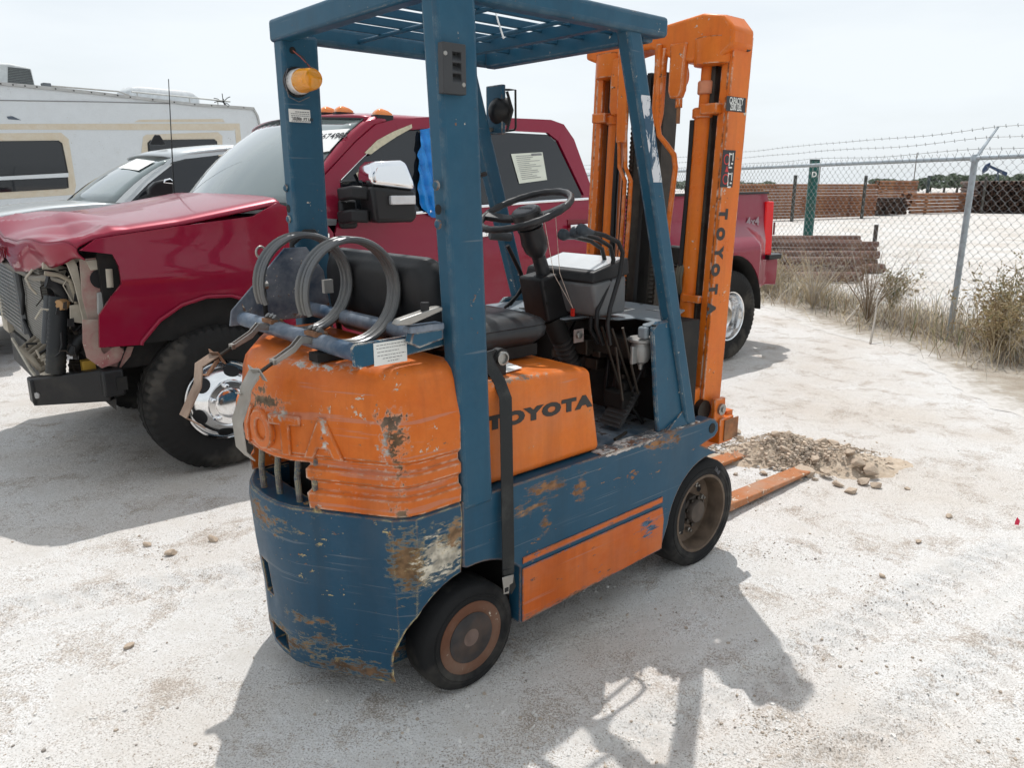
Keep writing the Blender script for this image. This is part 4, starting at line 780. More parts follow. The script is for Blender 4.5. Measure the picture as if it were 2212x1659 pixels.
TK = Frame((-1.675, 4.015, 0), 40.3)
truck = empty('crashed_pickup', TK.o, TK.rot)
tag(truck, 'dark red pickup with crushed hood and missing grille parked behind the forklift', 'pickup')
WX, RXW = .13, 4.62
def yft(x, z):                                        # flank of the red pickup
    y = .055 - .03 * math.exp(-((z - 1.08) / .12) ** 2) + .28 * max(0, z - 1.42) + .02 * max(0, (.75 - z) / .25)
    return y
def yfb(x, z):                                        # bed flank with dual wheel flare
    b = max(0, 1 - abs(x - RXW) / .98); b = b * b * (3 - 2 * b); b = min(1, b * 1.7); t = max(0, min(1, (1.26 - z) / .28)); t = t * t * (3 - 2 * t)
    return .075 + .10 * max(0, z - 1.30) - .255 * b * t
TS = lambda *px: solid_side(TK, yft, px)
fend = TS((598, 438), (548, 467), (391, 488), (252, 509), (207, 517), (173, 541), (243, 549), (257, 575), (263, 614), (240, 642), (215, 681), (215, 751), (305, 745))
arch_f = [(WX + .505 * math.cos(R(a)), .40 + .575 * math.sin(R(a))) for a in (140, 125, 110, 95, 80, 65, 50, 38)]
skin('front_fender', fend + arch_f + [(.60, .62), (.86, .60), (.86, 1.28), (.80, 1.36)], yft, RED, truck, dz=.05, dx=.08)
skin('front_door', [(.872, .52), (.872, 1.27), (.90, 1.345), (1.30, 1.365), (1.93, 1.405), (1.93, .52)], yft, RED, truck)
skin('rear_door', [(1.938, .52), (1.938, 1.408), (3.02, 1.445), (3.03, .52)], yft, RED, truck)
skin('rocker_panel', [(.70, .40), (.70, .515), (3.08, .515), (3.08, .40)], yft, TRIM, truck)
# upper cab: pillars round the side glass
wf = TS((742, 394), (790, 345), (835, 303), (868, 287), (925, 281), (1008, 281)); bpx = 1.925
wfp = wf + [(bpx, wf[-1][1]), (bpx, 1.425), (1.30, 1.385), (.93, 1.362)]
wr = TS((1185, 290), (1203, 305), (1258, 420)); wrp = [(1.985, wf[-1][1])] + wr + [(wr[-1][0] - .02, 1.452), (1.985, 1.428)]
cw0 = (sum(p[0] for p in wfp) / len(wfp), sum(p[1] for p in wfp) / len(wfp)); wfp = [(cw0[0] + (x - cw0[0]) * 1.07, cw0[1] + (z - cw0[1]) * 1.09) for x, z in wfp]
skin('front_window', wfp, lambda x, z: yft(x, z) + .012, TINT, truck, thick=.006)
skin('rear_window', wrp, lambda x, z: yft(x, z) + .012, TINT, truck, thick=.006)
ap = TS((640, 430), (705, 375), (770, 305), (813, 268), (850, 258), (925, 252), (1010, 250))
aout = ap + TS((1190, 258), (1218, 268), (1240, 300), (1285, 425))
# frame ring = outline minus windows, built as strips
def ring(name, outer, inner, mat): return skin(name, outer + inner, yft, mat, truck, thick=.03, dz=.06, dx=.2)
ring('a_pillar', [(.80, 1.365)] + aout[:5], [(wf[3][0] - .02, wf[3][1] + .012)] + [(x - .02, z + .012) for x, z in reversed(wf[:3])] + [(.915, 1.355)], RED)
ring('roof_rail', aout[4:9], [(wr[1][0] + .015, wr[1][1] + .004), (wr[0][0], wr[0][1] + .012), (1.95, wf[-1][1] + .012), (wf[4][0], wf[4][1] + .012), (wf[3][0] - .019, wf[3][1] + .013)], RED)
ring('c_pillar', aout[8:], [(3.07, 1.44), (wr[-1][0] - .005, 1.462), (wr[-1][0] + .016, wr[-1][1]), (wr[1][0] + .016, wr[1][1] + .003)], RED)
ring('b_pillar', [(1.926, 1.41), (1.926, wf[-1][1] + .011), (1.984, wf[-1][1] + .011), (1.984, 1.41)], [], TRIM)
MB().tube([(x, yft(x, z) - .006, z) for x, z in ((.95, 1.352), (1.3, 1.372), (1.6, 1.390), (1.94, 1.412), (2.5, 1.436), (3.0, 1.452))], .010, 6).build('window_chrome', CHROME, truck)
apl = [(.80, 1.365)] + aout[:5]
def ap_at(t):
    t = t * (len(apl) - 1); i = min(int(t), len(apl) - 2); f_ = t - i; x = apl[i][0] + (apl[i + 1][0] - apl[i][0]) * f_; z = apl[i][1] + (apl[i + 1][1] - apl[i][1]) * f_; return V((x, yft(x, z) + .01, z))
ytop = yft(1.8, aout[5][1]); zr = aout[5][1]
YFAR = 2.10
def roof_f(u, w):
    x0 = 1.20 - .16 * math.sin(math.pi * w); x = x0 + (2.78 - x0) * u; y = ytop + .01 + (YFAR - ytop * 1 + .06 - ytop) * w
    edge = math.sin(math.pi * min(max(w, .0), 1)) ** .45; prf = 1 - (max(0, .22 - u) / .22) ** 2 * .6 - (max(0, u - .88) / .12) ** 2 * .3
    return (x, y, zr - .035 + .075 * edge * prf + .0)
grid('roof', roof_f, 20, 16, RED, truck, .02)
def ws_f(u, w):                                       # u along the width, w from base to top
    s = math.sin(math.pi * u); b = V((.70 - .30 * s ** .8, .15 + 1.86 * u, 1.415)); t = V((1.205 - .16 * s, .235 + 1.69 * u, zr - .035 + .03 * s)); return b.lerp(t, w) + V((-.03, 0, .03)) * math.sin(math.pi * w)
grid('windscreen', ws_f, 16, 8, WSG, truck, .006)
grid('pillar_return', lambda u, w: V(ws_f(0, w)).lerp(ap_at(w), u) + V((-.012, -.012, .012)) * math.sin(math.pi * u), 5, 10, RED, truck, .012)
MB().tube([ws_f(0, w / 8) for w in range(9)], .009, 8).build('windscreen_seal', TRIM, truck); MB().tube([ws_f(u / 16, 1.0) for u in range(17)], .012, 6).build('windscreen_seal', TRIM, truck)
grid('cowl_grille', lambda u, w: V(ws_f(u, 0)).lerp(V((.42 - .22 * math.sin(math.pi * u), .12 + 1.9 * u, 1.395)), w) + V((0, 0, -.01)), 12, 4, TRIM, truck, .01)
MB().bx(.95, 3.0, .45, 1.8, .5, 1.30).build('cab_interior', BLACK, truck); MB().bx(1.6, 1.85, .4, .95, 1.2, 1.55).build('front_seat', plain('seat grey', (.05, .05, .05), .7), truck, bevel=.05)
rear_cab = MB().prism([(2.95, .25, 1.45), (3.06, .10, .5), (3.06, 2.05, .5), (2.95, 1.95, 1.45)], (.02, 0, 0)).build('cab_back', RED, truck)
grid('back_glass', lambda u, w: V((3.02 - .22 * w, .30 + 1.55 * u, 1.45 + .42 * w)), 4, 4, TINT, truck, .01)
# far flank so the cab and hood have a body
skin('far_flank', [(-.35, .75), (-.35, 1.2), (.6, 1.38), (3.05, 1.43), (5.55, 1.45), (5.55, .6)], lambda x, z: 2.12, RED, truck)
for x0, x1, zt in ((.95, 1.10, 0), (1.9, 1.98, 0), (2.85, 2.95, 0)): MB().loft([[(x0, 2.06, 1.40), (x1, 2.06, 1.40), (x1, 2.10, 1.40), (x0, 2.10, 1.40)], [(x0 + (.35 if x0 < 1 else (-.15 if x0 > 2.5 else 0)), 1.92, zr - .02), (x1 + (.35 if x0 < 1 else (-.15 if x0 > 2.5 else 0)), 1.92, zr - .02), (x1 + (.35 if x0 < 1 else (-.15 if x0 > 2.5 else 0)), 1.96, zr - .02), (x0 + (.35 if x0 < 1 else (-.15 if x0 > 2.5 else 0)), 1.96, zr - .02)]]).build('far_pillar', RED, truck)
# hood, buckled near the nose
fl_line = sorted([(x, z) for x, z in fend[:6]]); he = sorted(TS((598, 434), (391, 478), (265, 497), (205, 508), (186, 516)))
def edge_z(x): return float(np.interp(x, [p[0] for p in fl_line], [p[1] for p in fl_line]))
def hood_f(u, w):
    ww = min(w, 1 - w); nose = -.49 - .22 * (1 - math.exp(-ww / .15)); x = nose + (.56 - .12 * math.sin(math.pi * w) - nose) * u; y = .085 + 1.95 * w
    z = float(np.interp(x, [p[0] for p in he], [p[1] for p in he])) + .050 * max(0, math.sin(math.pi * w)) ** .6
    if x < he[0][0]: z += (x - he[0][0]) * .12
    if ww < .035: z -= .022 * (1 - ww / .035) ** 2
    a = max(0, min(1, (-.20 - x) / .28)); a = a * a * (3 - 2 * a); e = min(1, ww / .05)
    tri = lambda t: abs((t % 1.0) * 2 - 1)
    f1 = tri(2.3 * w + .9 * x + .55); f2 = math.sin(17 * w - 7 * x); z += a * e * (.11 * max(0, f1 - .5) - .06 * max(0, .35 - f1) + .012 * f2 - .012)
    z += e * .018 * max(0, 1 - abs(x + .36 + .20 * (w - .2)) / .07) * (.5 + .5 * math.cos(w * 7))
    if u < .06: z -= .018 * ((.06 - u) / .06) ** 2
    return (x, y, z)
hood = grid('hood', hood_f, 90, 96, RED, truck, .010, 16)
def nose_f(u, w):
    a = V(hood_f(0, w)); ww = min(w, 1 - w); drop = .055 + .12 * (1 - math.exp(-ww / .12)); f = abs(((2.3 * w + .1) % 1.0) * 2 - 1)
    return a + V((-.012 * math.sin(math.pi * u) + .030 * u + .060 * max(0, .4 - f) * u * (1 if ww > .02 else 0), 0, -drop * u * (1 + .12 * (f - .5))))
grid('hood_nose', nose_f, 8, 96, RED, truck, .008, 16)
text('DUTY', .075, car_paint('nose letters', (.22, .004, .016)), 'nose_lettering', truck, V(nose_f(.55, .40)) + V((-.014, 0, 0)), (.05, -1, 0), (0, 0, 1), .004, .002, 1.1)
MB().bx(-.42, .6, .16, 2.0, .62, 1.10).build('engine_bay', DARK, truck); MB().prism([(x, .10, edge_z(x) - .012) for x in (-.40, -.2, 0, .2, .4, .55)] + [(.55, .10, .75), (-.40, .10, .75)], (0, .05, 0)).build('inner_wing', DARK, truck)
MB().tube([(x, yft(x, z) - .004, z) for x, z in fend[-1:] + arch_f], .011, 8).build('arch_lip', RED, truck, smooth=80); MB().bx(-.35, .55, .2, 1.95, 1.10, 1.22).build('engine_top', DARK, truck)
# ---- torn open front end
def X_(x, y, v_): return TK.at(x, y, 0, v_)
def FX(name, px, xv, mat, th=.02, bev=.0, smooth=35):      # a piece standing square to the truck's length
    return MB().prism([X_(a_, b_, xv) for a_, b_ in px], (th, 0, 0)).build(name, mat, truck, bevel=bev, smooth=smooth)
def FY(name, px, yv, mat, th=.012, bev=.0):                # a piece parallel to the flank
    return MB().prism([TK.at(a_, b_, 1, yv) for a_, b_ in px], (0, th, 0)).build(name, mat, truck, bevel=bev)
def FT_(name, px, yv, r, mat, n=10): return MB().tube([TK.at(a_, b_, 1, yv + (k_ * .0)) for k_, (a_, b_) in enumerate(px)], r, n).build(name, mat, truck, smooth=80)
MB().bx(-.60, -.575, .50, 1.85, .64, 1.14).build('radiator_core', FIN, truck); MB().bx(-.63, -.605, 1.10, 1.85, .70, 1.10).build('oil_cooler', plain('cooler grey', (.15, .155, .16), .6, .3), truck, bevel=.004)
for k in range(16): z_ = .72 + k * .024; MB().bx(-.636, -.629, 1.11, 1.84, z_, z_ + .010).build('cooler_fin', STEEL, truck)
MB().bx(-.61, -.58, .50, 1.85, .42, .63).build('lower_cooler', plain('dark panel', (.05, .05, .05), .6, dirt=(.16, .14, .11, .4)), truck)
MB().bx(-.625, -.605, .40, .80, .46, .66).build('skid_plate', BEIGE, truck, bevel=.004); MB().tube([(-.63, 1.6, .60), (-.635, 1.0, .50), (-.63, .40, .44)], .010, 6).build('lower_rod', BEIGE, truck)
FX('upper_cooler', ((33, 566), (70, 570), (72, 598), (36, 604)), -.60, plain('dark green plate', (.035, .045, .04), .6), .02)
IC = plain('ribbed black tank', (.016, .018, .020), .5, dirt=(.10, .09, .07, .35))
ic = [TK.at(128, 640, 1, .34), TK.at(124, 720, 1, .34), TK.at(120, 806, 1, .34)]; n = 34; MB().tube([ic[0].lerp(ic[2], i_ / n) for i_ in range(n + 1)], [.050 if i_ % 2 else .046 for i_ in range(n + 1)], 12).build('intercooler_tank', IC, truck, smooth=60)
FT_('condenser_tube', ((104, 638), (98, 742)), .46, .020, plain('dried tube', (.07, .075, .08), .5, .3)); FT_('condenser_tube', ((112, 640), (106, 740)), .42, .012, BEIGE)
FT_('radiator_hose', ((100, 606), (118, 610), (130, 622), (140, 645)), .33, .036, BLACK); MB().lathe([(.026, 0), (.030, .02), (.026, .045)], TK.at(142, 656, 1, .31), (-.8, -.6, 0), 14).build('sensor_plug', plain('tan plug', (.35, .20, .09), .6), truck)
MB().tube([(-.61, 1.85, 1.10), (-.62, 1.2, 1.085), (-.60, .62, 1.075)] + [TK.at(a_, b_, 1, .30) for a_, b_ in ((118, 600), (150, 612), (158, 650))], .020, 10).build('coolant_pipe', plain('pipe grey', (.22, .20, .17), .5, .5), truck, smooth=80)
FT_('wiring_pipe', ((92, 572), (120, 575), (142, 585)), .36, .022, BEIGE); FT_('wiring_pipe', ((96, 590), (128, 594), (152, 606), (163, 640), (168, 668)), .28, .012, plain('pipe tan', (.30, .26, .20), .6))
FY('headlamp_bracket', ((141, 562), (158, 556), (168, 575), (178, 630), (192, 672), (190, 696), (180, 694), (172, 660), (160, 612), (150, 585)), .20, BEIGE, .014, .002); FY('bracket_plate', ((151, 660), (172, 657), (190, 690), (190, 700), (152, 695)), .24, BEIGE, .010, .002)
FY('header_stay', ((128, 560), (170, 553), (176, 560), (160, 572), (140, 570)), .22, BEIGE, .03, .003)
FY('headlamp_pocket', ((172, 560), (243, 553), (256, 578), (262, 615), (238, 645), (214, 684), (208, 740), (194, 735), (190, 690), (178, 640)), .145, REDIN, .012)
MB().lathe([(.048, 0), (.048, .004)], TK.at(217, 602, 1, .14), (0, -1, 0), 20).build('pocket_hole', BLACK, truck); MB().cyl(TK.at(233, 580, 1, .12), TK.at(236, 620, 1, .12), .026, 14).build('washer_neck', BEIGE, truck)
FY('pocket_cap', ((186, 563), (240, 556), (244, 580), (196, 584)), .138, BEIGE, .008, .003); FY('lamp_stub', ((210, 632), (236, 630), (236, 645), (218, 682), (211, 680)), .125, plain('grey stub', (.3, .3, .29), .5), .02, .006)
MB().tube([TK.at(a_, b_, 1, .115) for a_, b_ in ((196, 690), (197, 740), (203, 765), (222, 780), (245, 770), (262, 752))], 0, flat=(.075, .010, (0, -1, 0))).build('inner_fender_strip', REDIN, truck, smooth=60)
FY('fender_stub', ((206, 752), (290, 748), (282, 770), (262, 794), (222, 790), (200, 776)), .13, REDIN, .03, .003)
FX('fan_shroud', ((150, 700), (188, 705), (186, 740), (150, 735)), -.45, BLACK, .03); FT_('lower_hose', ((190, 722), (172, 735), (160, 755), (155, 768)), .30, .028, BLACK); MB().bx(-.50, -.44, .28, .34, .60, .66).build('hose_clamp', plain('yellow plug', (.5, .30, .05), .5), truck)
for k in range(5): FT_('charge_pipe', ((150, 780 + 7 * k), (165, 782 + 7 * k), (180, 780 + 7 * k)), .36, .013, DARK if k % 2 else GREASE, 8)
rs = random.Random(77)
for k in range(22):                                        # torn wiring, brackets and broken plastic
    x0, y0 = rs.uniform(70, 185), rs.uniform(575, 790); yv = rs.uniform(.18, .50); p = [(x0, y0)]
    for _ in range(3): p.append((p[-1][0] + rs.uniform(-16, 16), p[-1][1] + rs.uniform(-6, 26)))
    FT_('loose_wire', p, yv, rs.uniform(.003, .008), (BLACK, GREASE, DARK, BEIGE)[k % 4], 6)
for k in range(12):
    x0, y0 = rs.uniform(95, 190), rs.uniform(590, 800); w_, h_ = rs.uniform(5, 14), rs.uniform(6, 18)
    FY('broken_bracket', ((x0, y0), (x0 + w_, y0 - rs.uniform(0, 5)), (x0 + w_ * rs.uniform(.7, 1.2), y0 + h_), (x0 + rs.uniform(-4, 4), y0 + h_ * rs.uniform(.6, 1.1))), rs.uniform(.20, .42), (BLACK, BEIGE, GREASE, BLACKM)[k % 4], .008)
bb_ = 0
beam = MB(); beam.prism([(-.73, .40, .44), (-.73, .40, .575), (-.65, .40, .575), (-.65, .40, .44)], (0, .10, 0)); beam.build('bumper_beam', BLACKM, truck, bevel=.01)
MB().prism([(-.73, .42, .43), (-.73, .42, .575), (-.44, .10, .64), (-.43, .10, .47)], (.05, .06, 0)).build('bumper_end', BLACKM, truck, bevel=.008)
MB().bx(-.46, -.36, .06, .16, .50, .64).build('tow_bracket', BLACKM, truck, bevel=.012); MB().bx(-.40, -.35, .055, .062, .53, .60).build('bracket_pocket', DARK, truck)
for y in (.50, .58): MB().lathe([(.018, 0), (.016, .01), (.001, .012)], (-.735 + (.58 - y) * 1.2 + .03, .40 - (.58 - y) * 1.0, .49), (-.75, -.66, 0), 14).build('beam_bolt', plain('grey cap', (.35, .34, .33), .5) if y == .50 else bpy.data.materials['grey cap'], truck)
MB().bx(-.63, -.60, 1.72, 1.95, .62, .86).build('lower_valance', BEIGE, truck)
for k in range(4): MB().tube([(-.56, .55 + .1 * k, .62), (-.66, .50 + .1 * k, .60), (-.68, .56 + .1 * k, .66), (-.60, .62 + .1 * k, .70)], .02, 8).build('cooler_hose', plain('hose tan', (.20, .17, .13), .6) if k == 0 else bpy.data.materials['hose tan'], truck, smooth=80)
MB().tube([(-.612, 1.05, 1.15), (-.615, 1.0, .95), (-.62, 1.12, .80), (-.61, .98, .70)], .010, 6).build('loose_cable', BLACK, truck, smooth=80)
MB().bx(-.3, 5.3, .55, .70, .42, .60).build('frame_rail', DARK, truck); MB().bx(-.3, 5.3, 1.45, 1.6, .42, .60).build('frame_rail', DARK, truck); MB().cyl((WX, .25, .40), (WX, 1.9, .40), .07, 12).build('front_axle', DARK, truck); MB().cyl((RXW, .2, .40), (RXW, 1.9, .40), .09, 12).build('rear_axle', DARK, truck)
n = 60; MB().tube([(WX + .18 + .085 * math.cos(i * .65), .34 + .085 * math.sin(i * .65), .50 + .55 * i / n) for i in range(n + 1)], .016, 6).build('coil_spring', plain('spring', (.09, .085, .08), .6), truck, smooth=80)
MB().cyl((WX + .36, .36, .45), (WX + .30, .36, 1.0), .035, 12).build('shock_absorber', DARK, truck); MB().tube([(WX - .12 + .07 * math.cos(t), .22, .70 + .07 * math.sin(t)) for t in np.linspace(0, 6.28, 14)], .008, 6).build('brake_line', plain('line', (.12, .10, .09), .6), truck, smooth=80)
grid('wheel_liner', lambda u, w: (WX + .54 * math.cos(math.pi * (1 - u)), .09 + .5 * w, .42 + .60 * math.sin(math.pi * (1 - u))), 16, 4, DARK, truck)
# wheels
ALLOY = NT('polished alloy').set(color=(.80, .80, .80), metal=1, rough=.13).mat
def front_wheel(y, out, flat):
    w = empty('wheel', (WX, y, .0)); w.parent = truck; cz = .395
    truck_tyre((0, 0, cz), out, .41, .245, .222, w, flat)
    h = .12
    rim = MB().lathe([(.226, -.10), (.228, h - .01), (.222, h + .002), (.212, h - .004), (.205, h - .02), (.198, h - .01), (.175, h + .045), (.135, h + .085), (.128, h + .088), (.118, h + .078), (.085, h + .078), (.083, h + .092), (.062, h + .10), (.0, h + .10)], (0, 0, cz), (0, out, 0), 48).build('rim', ALLOY, w, smooth=30)
    for k in range(6):
        a = 2 * math.pi * k / 6 + .35; p = V((.168 * math.cos(a), out * (h + .043), cz + .168 * math.sin(a))); rad = V((math.cos(a), 0, math.sin(a)))
        nrm = (V((0, out, 0)) * .65 + rad * .75).normalized(); t1 = rad.cross(V((0, 1, 0))).normalized(); t2 = nrm.cross(t1)
        pts = [p + t1 * (.044 * math.cos(q)) + t2 * (.040 * math.sin(q)) + nrm * .008 for q in np.linspace(0, 2 * math.pi, 16, endpoint=False)]
        MB().prism(pts, nrm * -.004).build('hand_hole', BLACK, w)
        a2 = a + .39; p = V((.103 * math.cos(a2), 0, cz + .103 * math.sin(a2))); MB().lathe([(.013, h + .07), (.013, h + .10), (.006, h + .105)], p, (0, out, 0), 8).build('lug_nut', CHROME, w)
    return w
front_wheel(.145, -1, .372); front_wheel(1.72, 1, .39)
def rear_wheel(y, out):
    w = empty('wheel', (RXW, y, .0)); w.parent = truck; cz = .405
    truck_tyre((0, 0, cz), out, .41, .235, .222, w, .39)
    h = .11
    MB().lathe([(.226, -.10), (.228, h - .012), (.222, h - .004), (.212, h - .008), (.205, h - .03), (.190, h - .12), (.150, h - .15), (.135, h - .13), (.09, h - .13), (.09, h - .06), (.07, h - .03), (0, h - .03)], (0, 0, cz), (0, out, 0), 48).build('rim', ALLOY, w, smooth=30)
    for k in range(8): a = 2 * math.pi * k / 8; MB().lathe([(.012, h - .13), (.012, h - .10), (.005, h - .095)], V((.112 * math.cos(a), 0, cz + .112 * math.sin(a))), (0, out, 0), 8).build('lug_nut', CHROME, w)
    truck_tyre((0, -out * .28, cz), out, .41, .235, .222, w, .39, name='inner_tyre')
rear_wheel(-.075, -1); rear_wheel(2.25, 1)
# bed
arch_r = [(RXW + .50 * math.cos(R(a)), .42 + .53 * math.sin(R(a))) for a in np.linspace(5, 175, 18)]
skin('bed_side', [(3.14, .55), (3.14, 1.455), (5.50, 1.475), (5.56, 1.30), (5.60, .60), (5.16, .55)] + arch_r + [(4.08, .55)], yfb, RED, truck, dz=.05, dx=.07)
grid('arch_liner', lambda u, w: (RXW + .50 * math.cos(math.pi * u), -.17 + .6 * w, .42 + .53 * math.sin(math.pi * u)), 18, 3, DARK, truck, .01)
MB().tube([(3.15, .10, 1.462), (4.3, .10, 1.472), (5.50, .10, 1.482)], 0, flat=(.06, .02, (0, 0, 1))).build('bed_rail', TRIM, truck); MB().bx(3.15, 5.5, 2.08, 2.14, 1.46, 1.49).build('bed_rail', TRIM, truck)
MB().bx(3.14, 3.16, .1, 2.1, .6, 1.46).build('bed_front', RED, truck); MB().bx(3.14, 5.5, .12, 2.1, .75, .78).build('bed_floor', DARK, truck)
MB().bx(5.545, 5.60, .34, 1.86, .80, 1.46).build('tailgate', RED, truck, bevel=.01)
TL = NT('tail lamp red').set(color=(.70, .008, .010), rough=.2, spec=.25).mat
tl = MB().loft([[(5.46 + d, yfb(5.45, 1.2) - .012, z) for d, z in ((.0, 1.40), (.0, .90), (.16, .86), (.13, 1.40))], [(5.46 + d, .20, z) for d, z in ((.0, 1.40), (.0, .90), (.16, .86), (.13, 1.40))]]).build('tail_lamp', TL, truck, bevel=.012); MB().bx(5.59, 5.625, yfb(5.45, 1.2) - .02, .05, 1.08, 1.20).build('lamp_reflector', plain('smoked lens', (.10, .01, .015), .15), tl)
MB().prism([(5.46, yfb(5.6, .8) + .0, .60), (5.46, yfb(5.6, .8), .84), (5.72, .04, .84), (5.80, .10, .82), (5.80, .10, .62), (5.72, .04, .58)], (0, .12, 0)).build('rear_bumper_end', RED, truck, bevel=.02, seg=3); MB().bx(5.60, 5.80, .2, 2.0, .62, .82).build('rear_bumper', RED, truck, bevel=.02); MB().prism([(5.52, .02, .842), (5.74, .02, .842), (5.80, .08, .845), (5.80, .3, .845), (5.52, .3, .842)], (0, 0, .045)).build('bumper_step', TRIM, truck, bevel=.006)
q = TK.at(1640, 478, 1, .05); text('4x4', .11, plain('decal grey', (.30, .22, .24), .4), 'bed_decal', truck, (q.x - .10, yfb(q.x - .1, q.z) - .012, q.z), (1, 0, 0), (0, .05, 1), .001, .002, 1.3)
# door handles, trim badges
for (x0, y0, x1, y1) in ((1012, 508, 1058, 504), (1228, 490, 1275, 486)):
    a, b = TK.at(x0, y0, 1, .03), TK.at(x1, y1, 1, .03); MB().tube([a + V((0, -.02, 0)), (a + b) / 2 + V((0, -.035, 0)), b + V((0, -.02, 0))], 0, flat=(.016, .032, (0, 0, 1))).build('door_handle', CHROME, truck, bevel=.004, smooth=60); MB().bx(a.x + .01, b.x - .01, yft(a.x, a.z) - .004, yft(a.x, a.z) + .01, a.z - .03, a.z + .05).build('handle_recess', car_paint('recess', (.16, .003, .012)) if x0 < 1100 else bpy.data.materials['recess'], truck)
def badge(px0, px1, txt, back, fore, size, xs=1.0, name='fender_badge'):
    a, b = TK.at(*px0, 1, .025), TK.at(*px1, 1, .025); y = min(yft(a.x, a.z), yft(b.x, b.z)) - .006
    o = MB().bx(a.x, b.x, y, y + .008, b.z, a.z).build(name, back, truck, bevel=.003)
    if txt: text(txt, size, fore, 'badge_lettering', o, ((a.x + b.x) / 2, y - .001, (a.z + b.z) / 2), (1, 0, 0), (0, 0, 1), .0006, .0015, xs)
    return o
badge((672, 505), (716, 516), '', CHROME, INK, .02); badge((660, 516), (717, 530), 'PLATINUM', INK, WHITE, .030, .9)
badge((690, 565), (725, 612), '', INK, WHITE, .09); b_ = TK.at(708, 590, 1, .02); text('350', .085, WHITE, 'badge_lettering', truck, (b_.x, .010, b_.z + .02), (0, 0, 1), (-1, 0, 0), .001, .002, .8); MB().tube([(b_.x - .07, .012, b_.z - .07), (b_.x - .02, .012, b_.z - .13), (b_.x + .08, .012, b_.z - .14), (b_.x + .12, .012, b_.z - .07)], .014, 8).build('fender_badge', CHROME, truck)
badge((757, 683), (778, 700), '6.7', INK, WHITE, .05, .9, 'door_badge')
# mirror
mr = empty('door_mirror', (0, 0, 0)); mr.parent = truck
def mp_(x, y, v_=-.22): return TK.at(x, y, 1, v_)
hl = [mp_(*q) for q in ((803, 400), (801, 376), (805, 358), (815, 348), (868, 345), (880, 350), (896, 390), (900, 412), (903, 470), (893, 480), (812, 482), (808, 450))]
MB().prism([hl[8], hl[9], hl[10], hl[11], hl[0], hl[7]], (.02, .20, 0)).build('mirror_housing', TRIM, mr, bevel=.025, seg=3)
MB().prism([p + V((-.004, -.006, 0)) for p in hl[0:8]], (.02, .20, 0)).build('mirror_cap', CHROME, mr, bevel=.03, seg=4)
s0, s1 = mp_(843, 422, -.235), mp_(897, 441, -.235); MB().bx(s0.x, s1.x, -.245, -.215, s1.z, s0.z).build('mirror_indicator', plain('clear lens', (.55, .55, .56), .15, .5), mr, bevel=.005)
for z0 in (412, 462): a, b = TK.at(735, z0 + 8, 1, .02), mp_(810, z0 + 6, -.20); MB().tube([a, (a + b) / 2 + V((-.02, 0, .01)), b + V((0, .06, 0))], 0, flat=(.06, .075, (0, 0, 1))).build('mirror_arm', TRIM, mr, bevel=.015)
MB().bx(TK.at(732, 440, 1, .03).x, TK.at(770, 440, 1, .03).x, .015, .06, 1.30, 1.47).build('mirror_base', TRIM, mr, bevel=.02)
# roof clearance lamps
AMB2 = NT('amber marker').set(color=(.75, .20, .01), rough=.15, coat=1).mat
def to_px(p): d = p - V((0, 0, CAM_H)); return 1106 + CAM_F * d.dot(CR) / d.dot(CF), 829.5 - CAM_F * d.dot(CU) / d.dot(CF)
for px in ((684, 259), (710, 256), (742, 251), (827, 245)):
    w_ = min((i / 200 for i in range(201)), key=lambda t: abs(to_px(TK.world(roof_f(.09, t)))[0] - px[0])); q = V(roof_f(.09, w_)); zz = q.z + .020
    lo_ = MB().loft([rrect(q.x - .06 + i, q.x + .06 - i * 2, q.y - .032 + i * .5, q.y + .032 - i * .5, .015, zz + h) for h, i in ((-.02, 0), (.006, .0), (.022, .012), (.034, .03))]).build('roof_lamp', AMB2, truck, smooth=60); MB().loft([rrect(q.x - .066, q.x + .066, q.y - .036, q.y + .036, .016, zz + h) for h in (-.05, -.004)]).build('lamp_base', TRIM, lo_)
# sheets stuck on the glass, tape, plastic bag
def sheet(name, corners, fn, mat, parent): return MB().add([fn(*c_) for c_ in corners], [(0, 1, 2, 3)]).build(name, mat, parent, smooth=0)
def wsn(u, w): return V(ws_f(u, w)) + V((-.012, -.004, .012))
cor = []
for px in ((679, 332), (683, 306), (694, 282), (767, 290), (720, 331)):
    best = min(((((lambda p: ((1106 + CAM_F * (p - V((0, 0, CAM_H))).dot(CR) / (p - V((0, 0, CAM_H))).dot(CF)) - px[0]) ** 2 + (829.5 - CAM_F * (p - V((0, 0, CAM_H))).dot(CU) / (p - V((0, 0, CAM_H))).dot(CF) - px[1]) ** 2)(TK.world(wsn(u / 60, w / 60)))), u / 60, w / 60) for u in range(61) for w in range(61)), key=lambda t: t[0]); cor.append((best[1], best[2]))
ps = [wsn(u, w) for u, w in cor]; sh = MB().add(ps + [p + V((.002, .001, -.002)) for p in ps], [(0, 1, 2, 3, 4), (9, 8, 7, 6, 5)]).build('windscreen_sheet', PAPER, truck, smooth=0)
pc = (ps[2] + ps[3]) / 2 * .68 + (ps[0] + ps[4]) / 2 * .32; dx_ = (ps[3] - ps[2]).normalized(); up_ = (ps[2] - ps[0]); up_ = (up_ - dx_ * up_.dot(dx_)).normalized(); nn = dx_.cross(up_)
if nn.dot(V((-1, -.5, 1))) < 0: nn = -nn
text('44674985', .075, INK, 'sheet_number', sh, pc + nn * .004, dx_, up_, .0003, .001, .85)
a = TS((1105, 332), (1173, 328), (1183, 388), (1123, 396)); y_ = lambda x, z: yft(x, z) + .006
MB().add([(x, y_(x, z), z) for x, z in a], [(0, 1, 2, 3)]).build('window_sheet', plain('cream form', (.68, .70, .60), .7, var=.04), truck, smooth=0)
mbp = MB(); rs = random.Random(9)
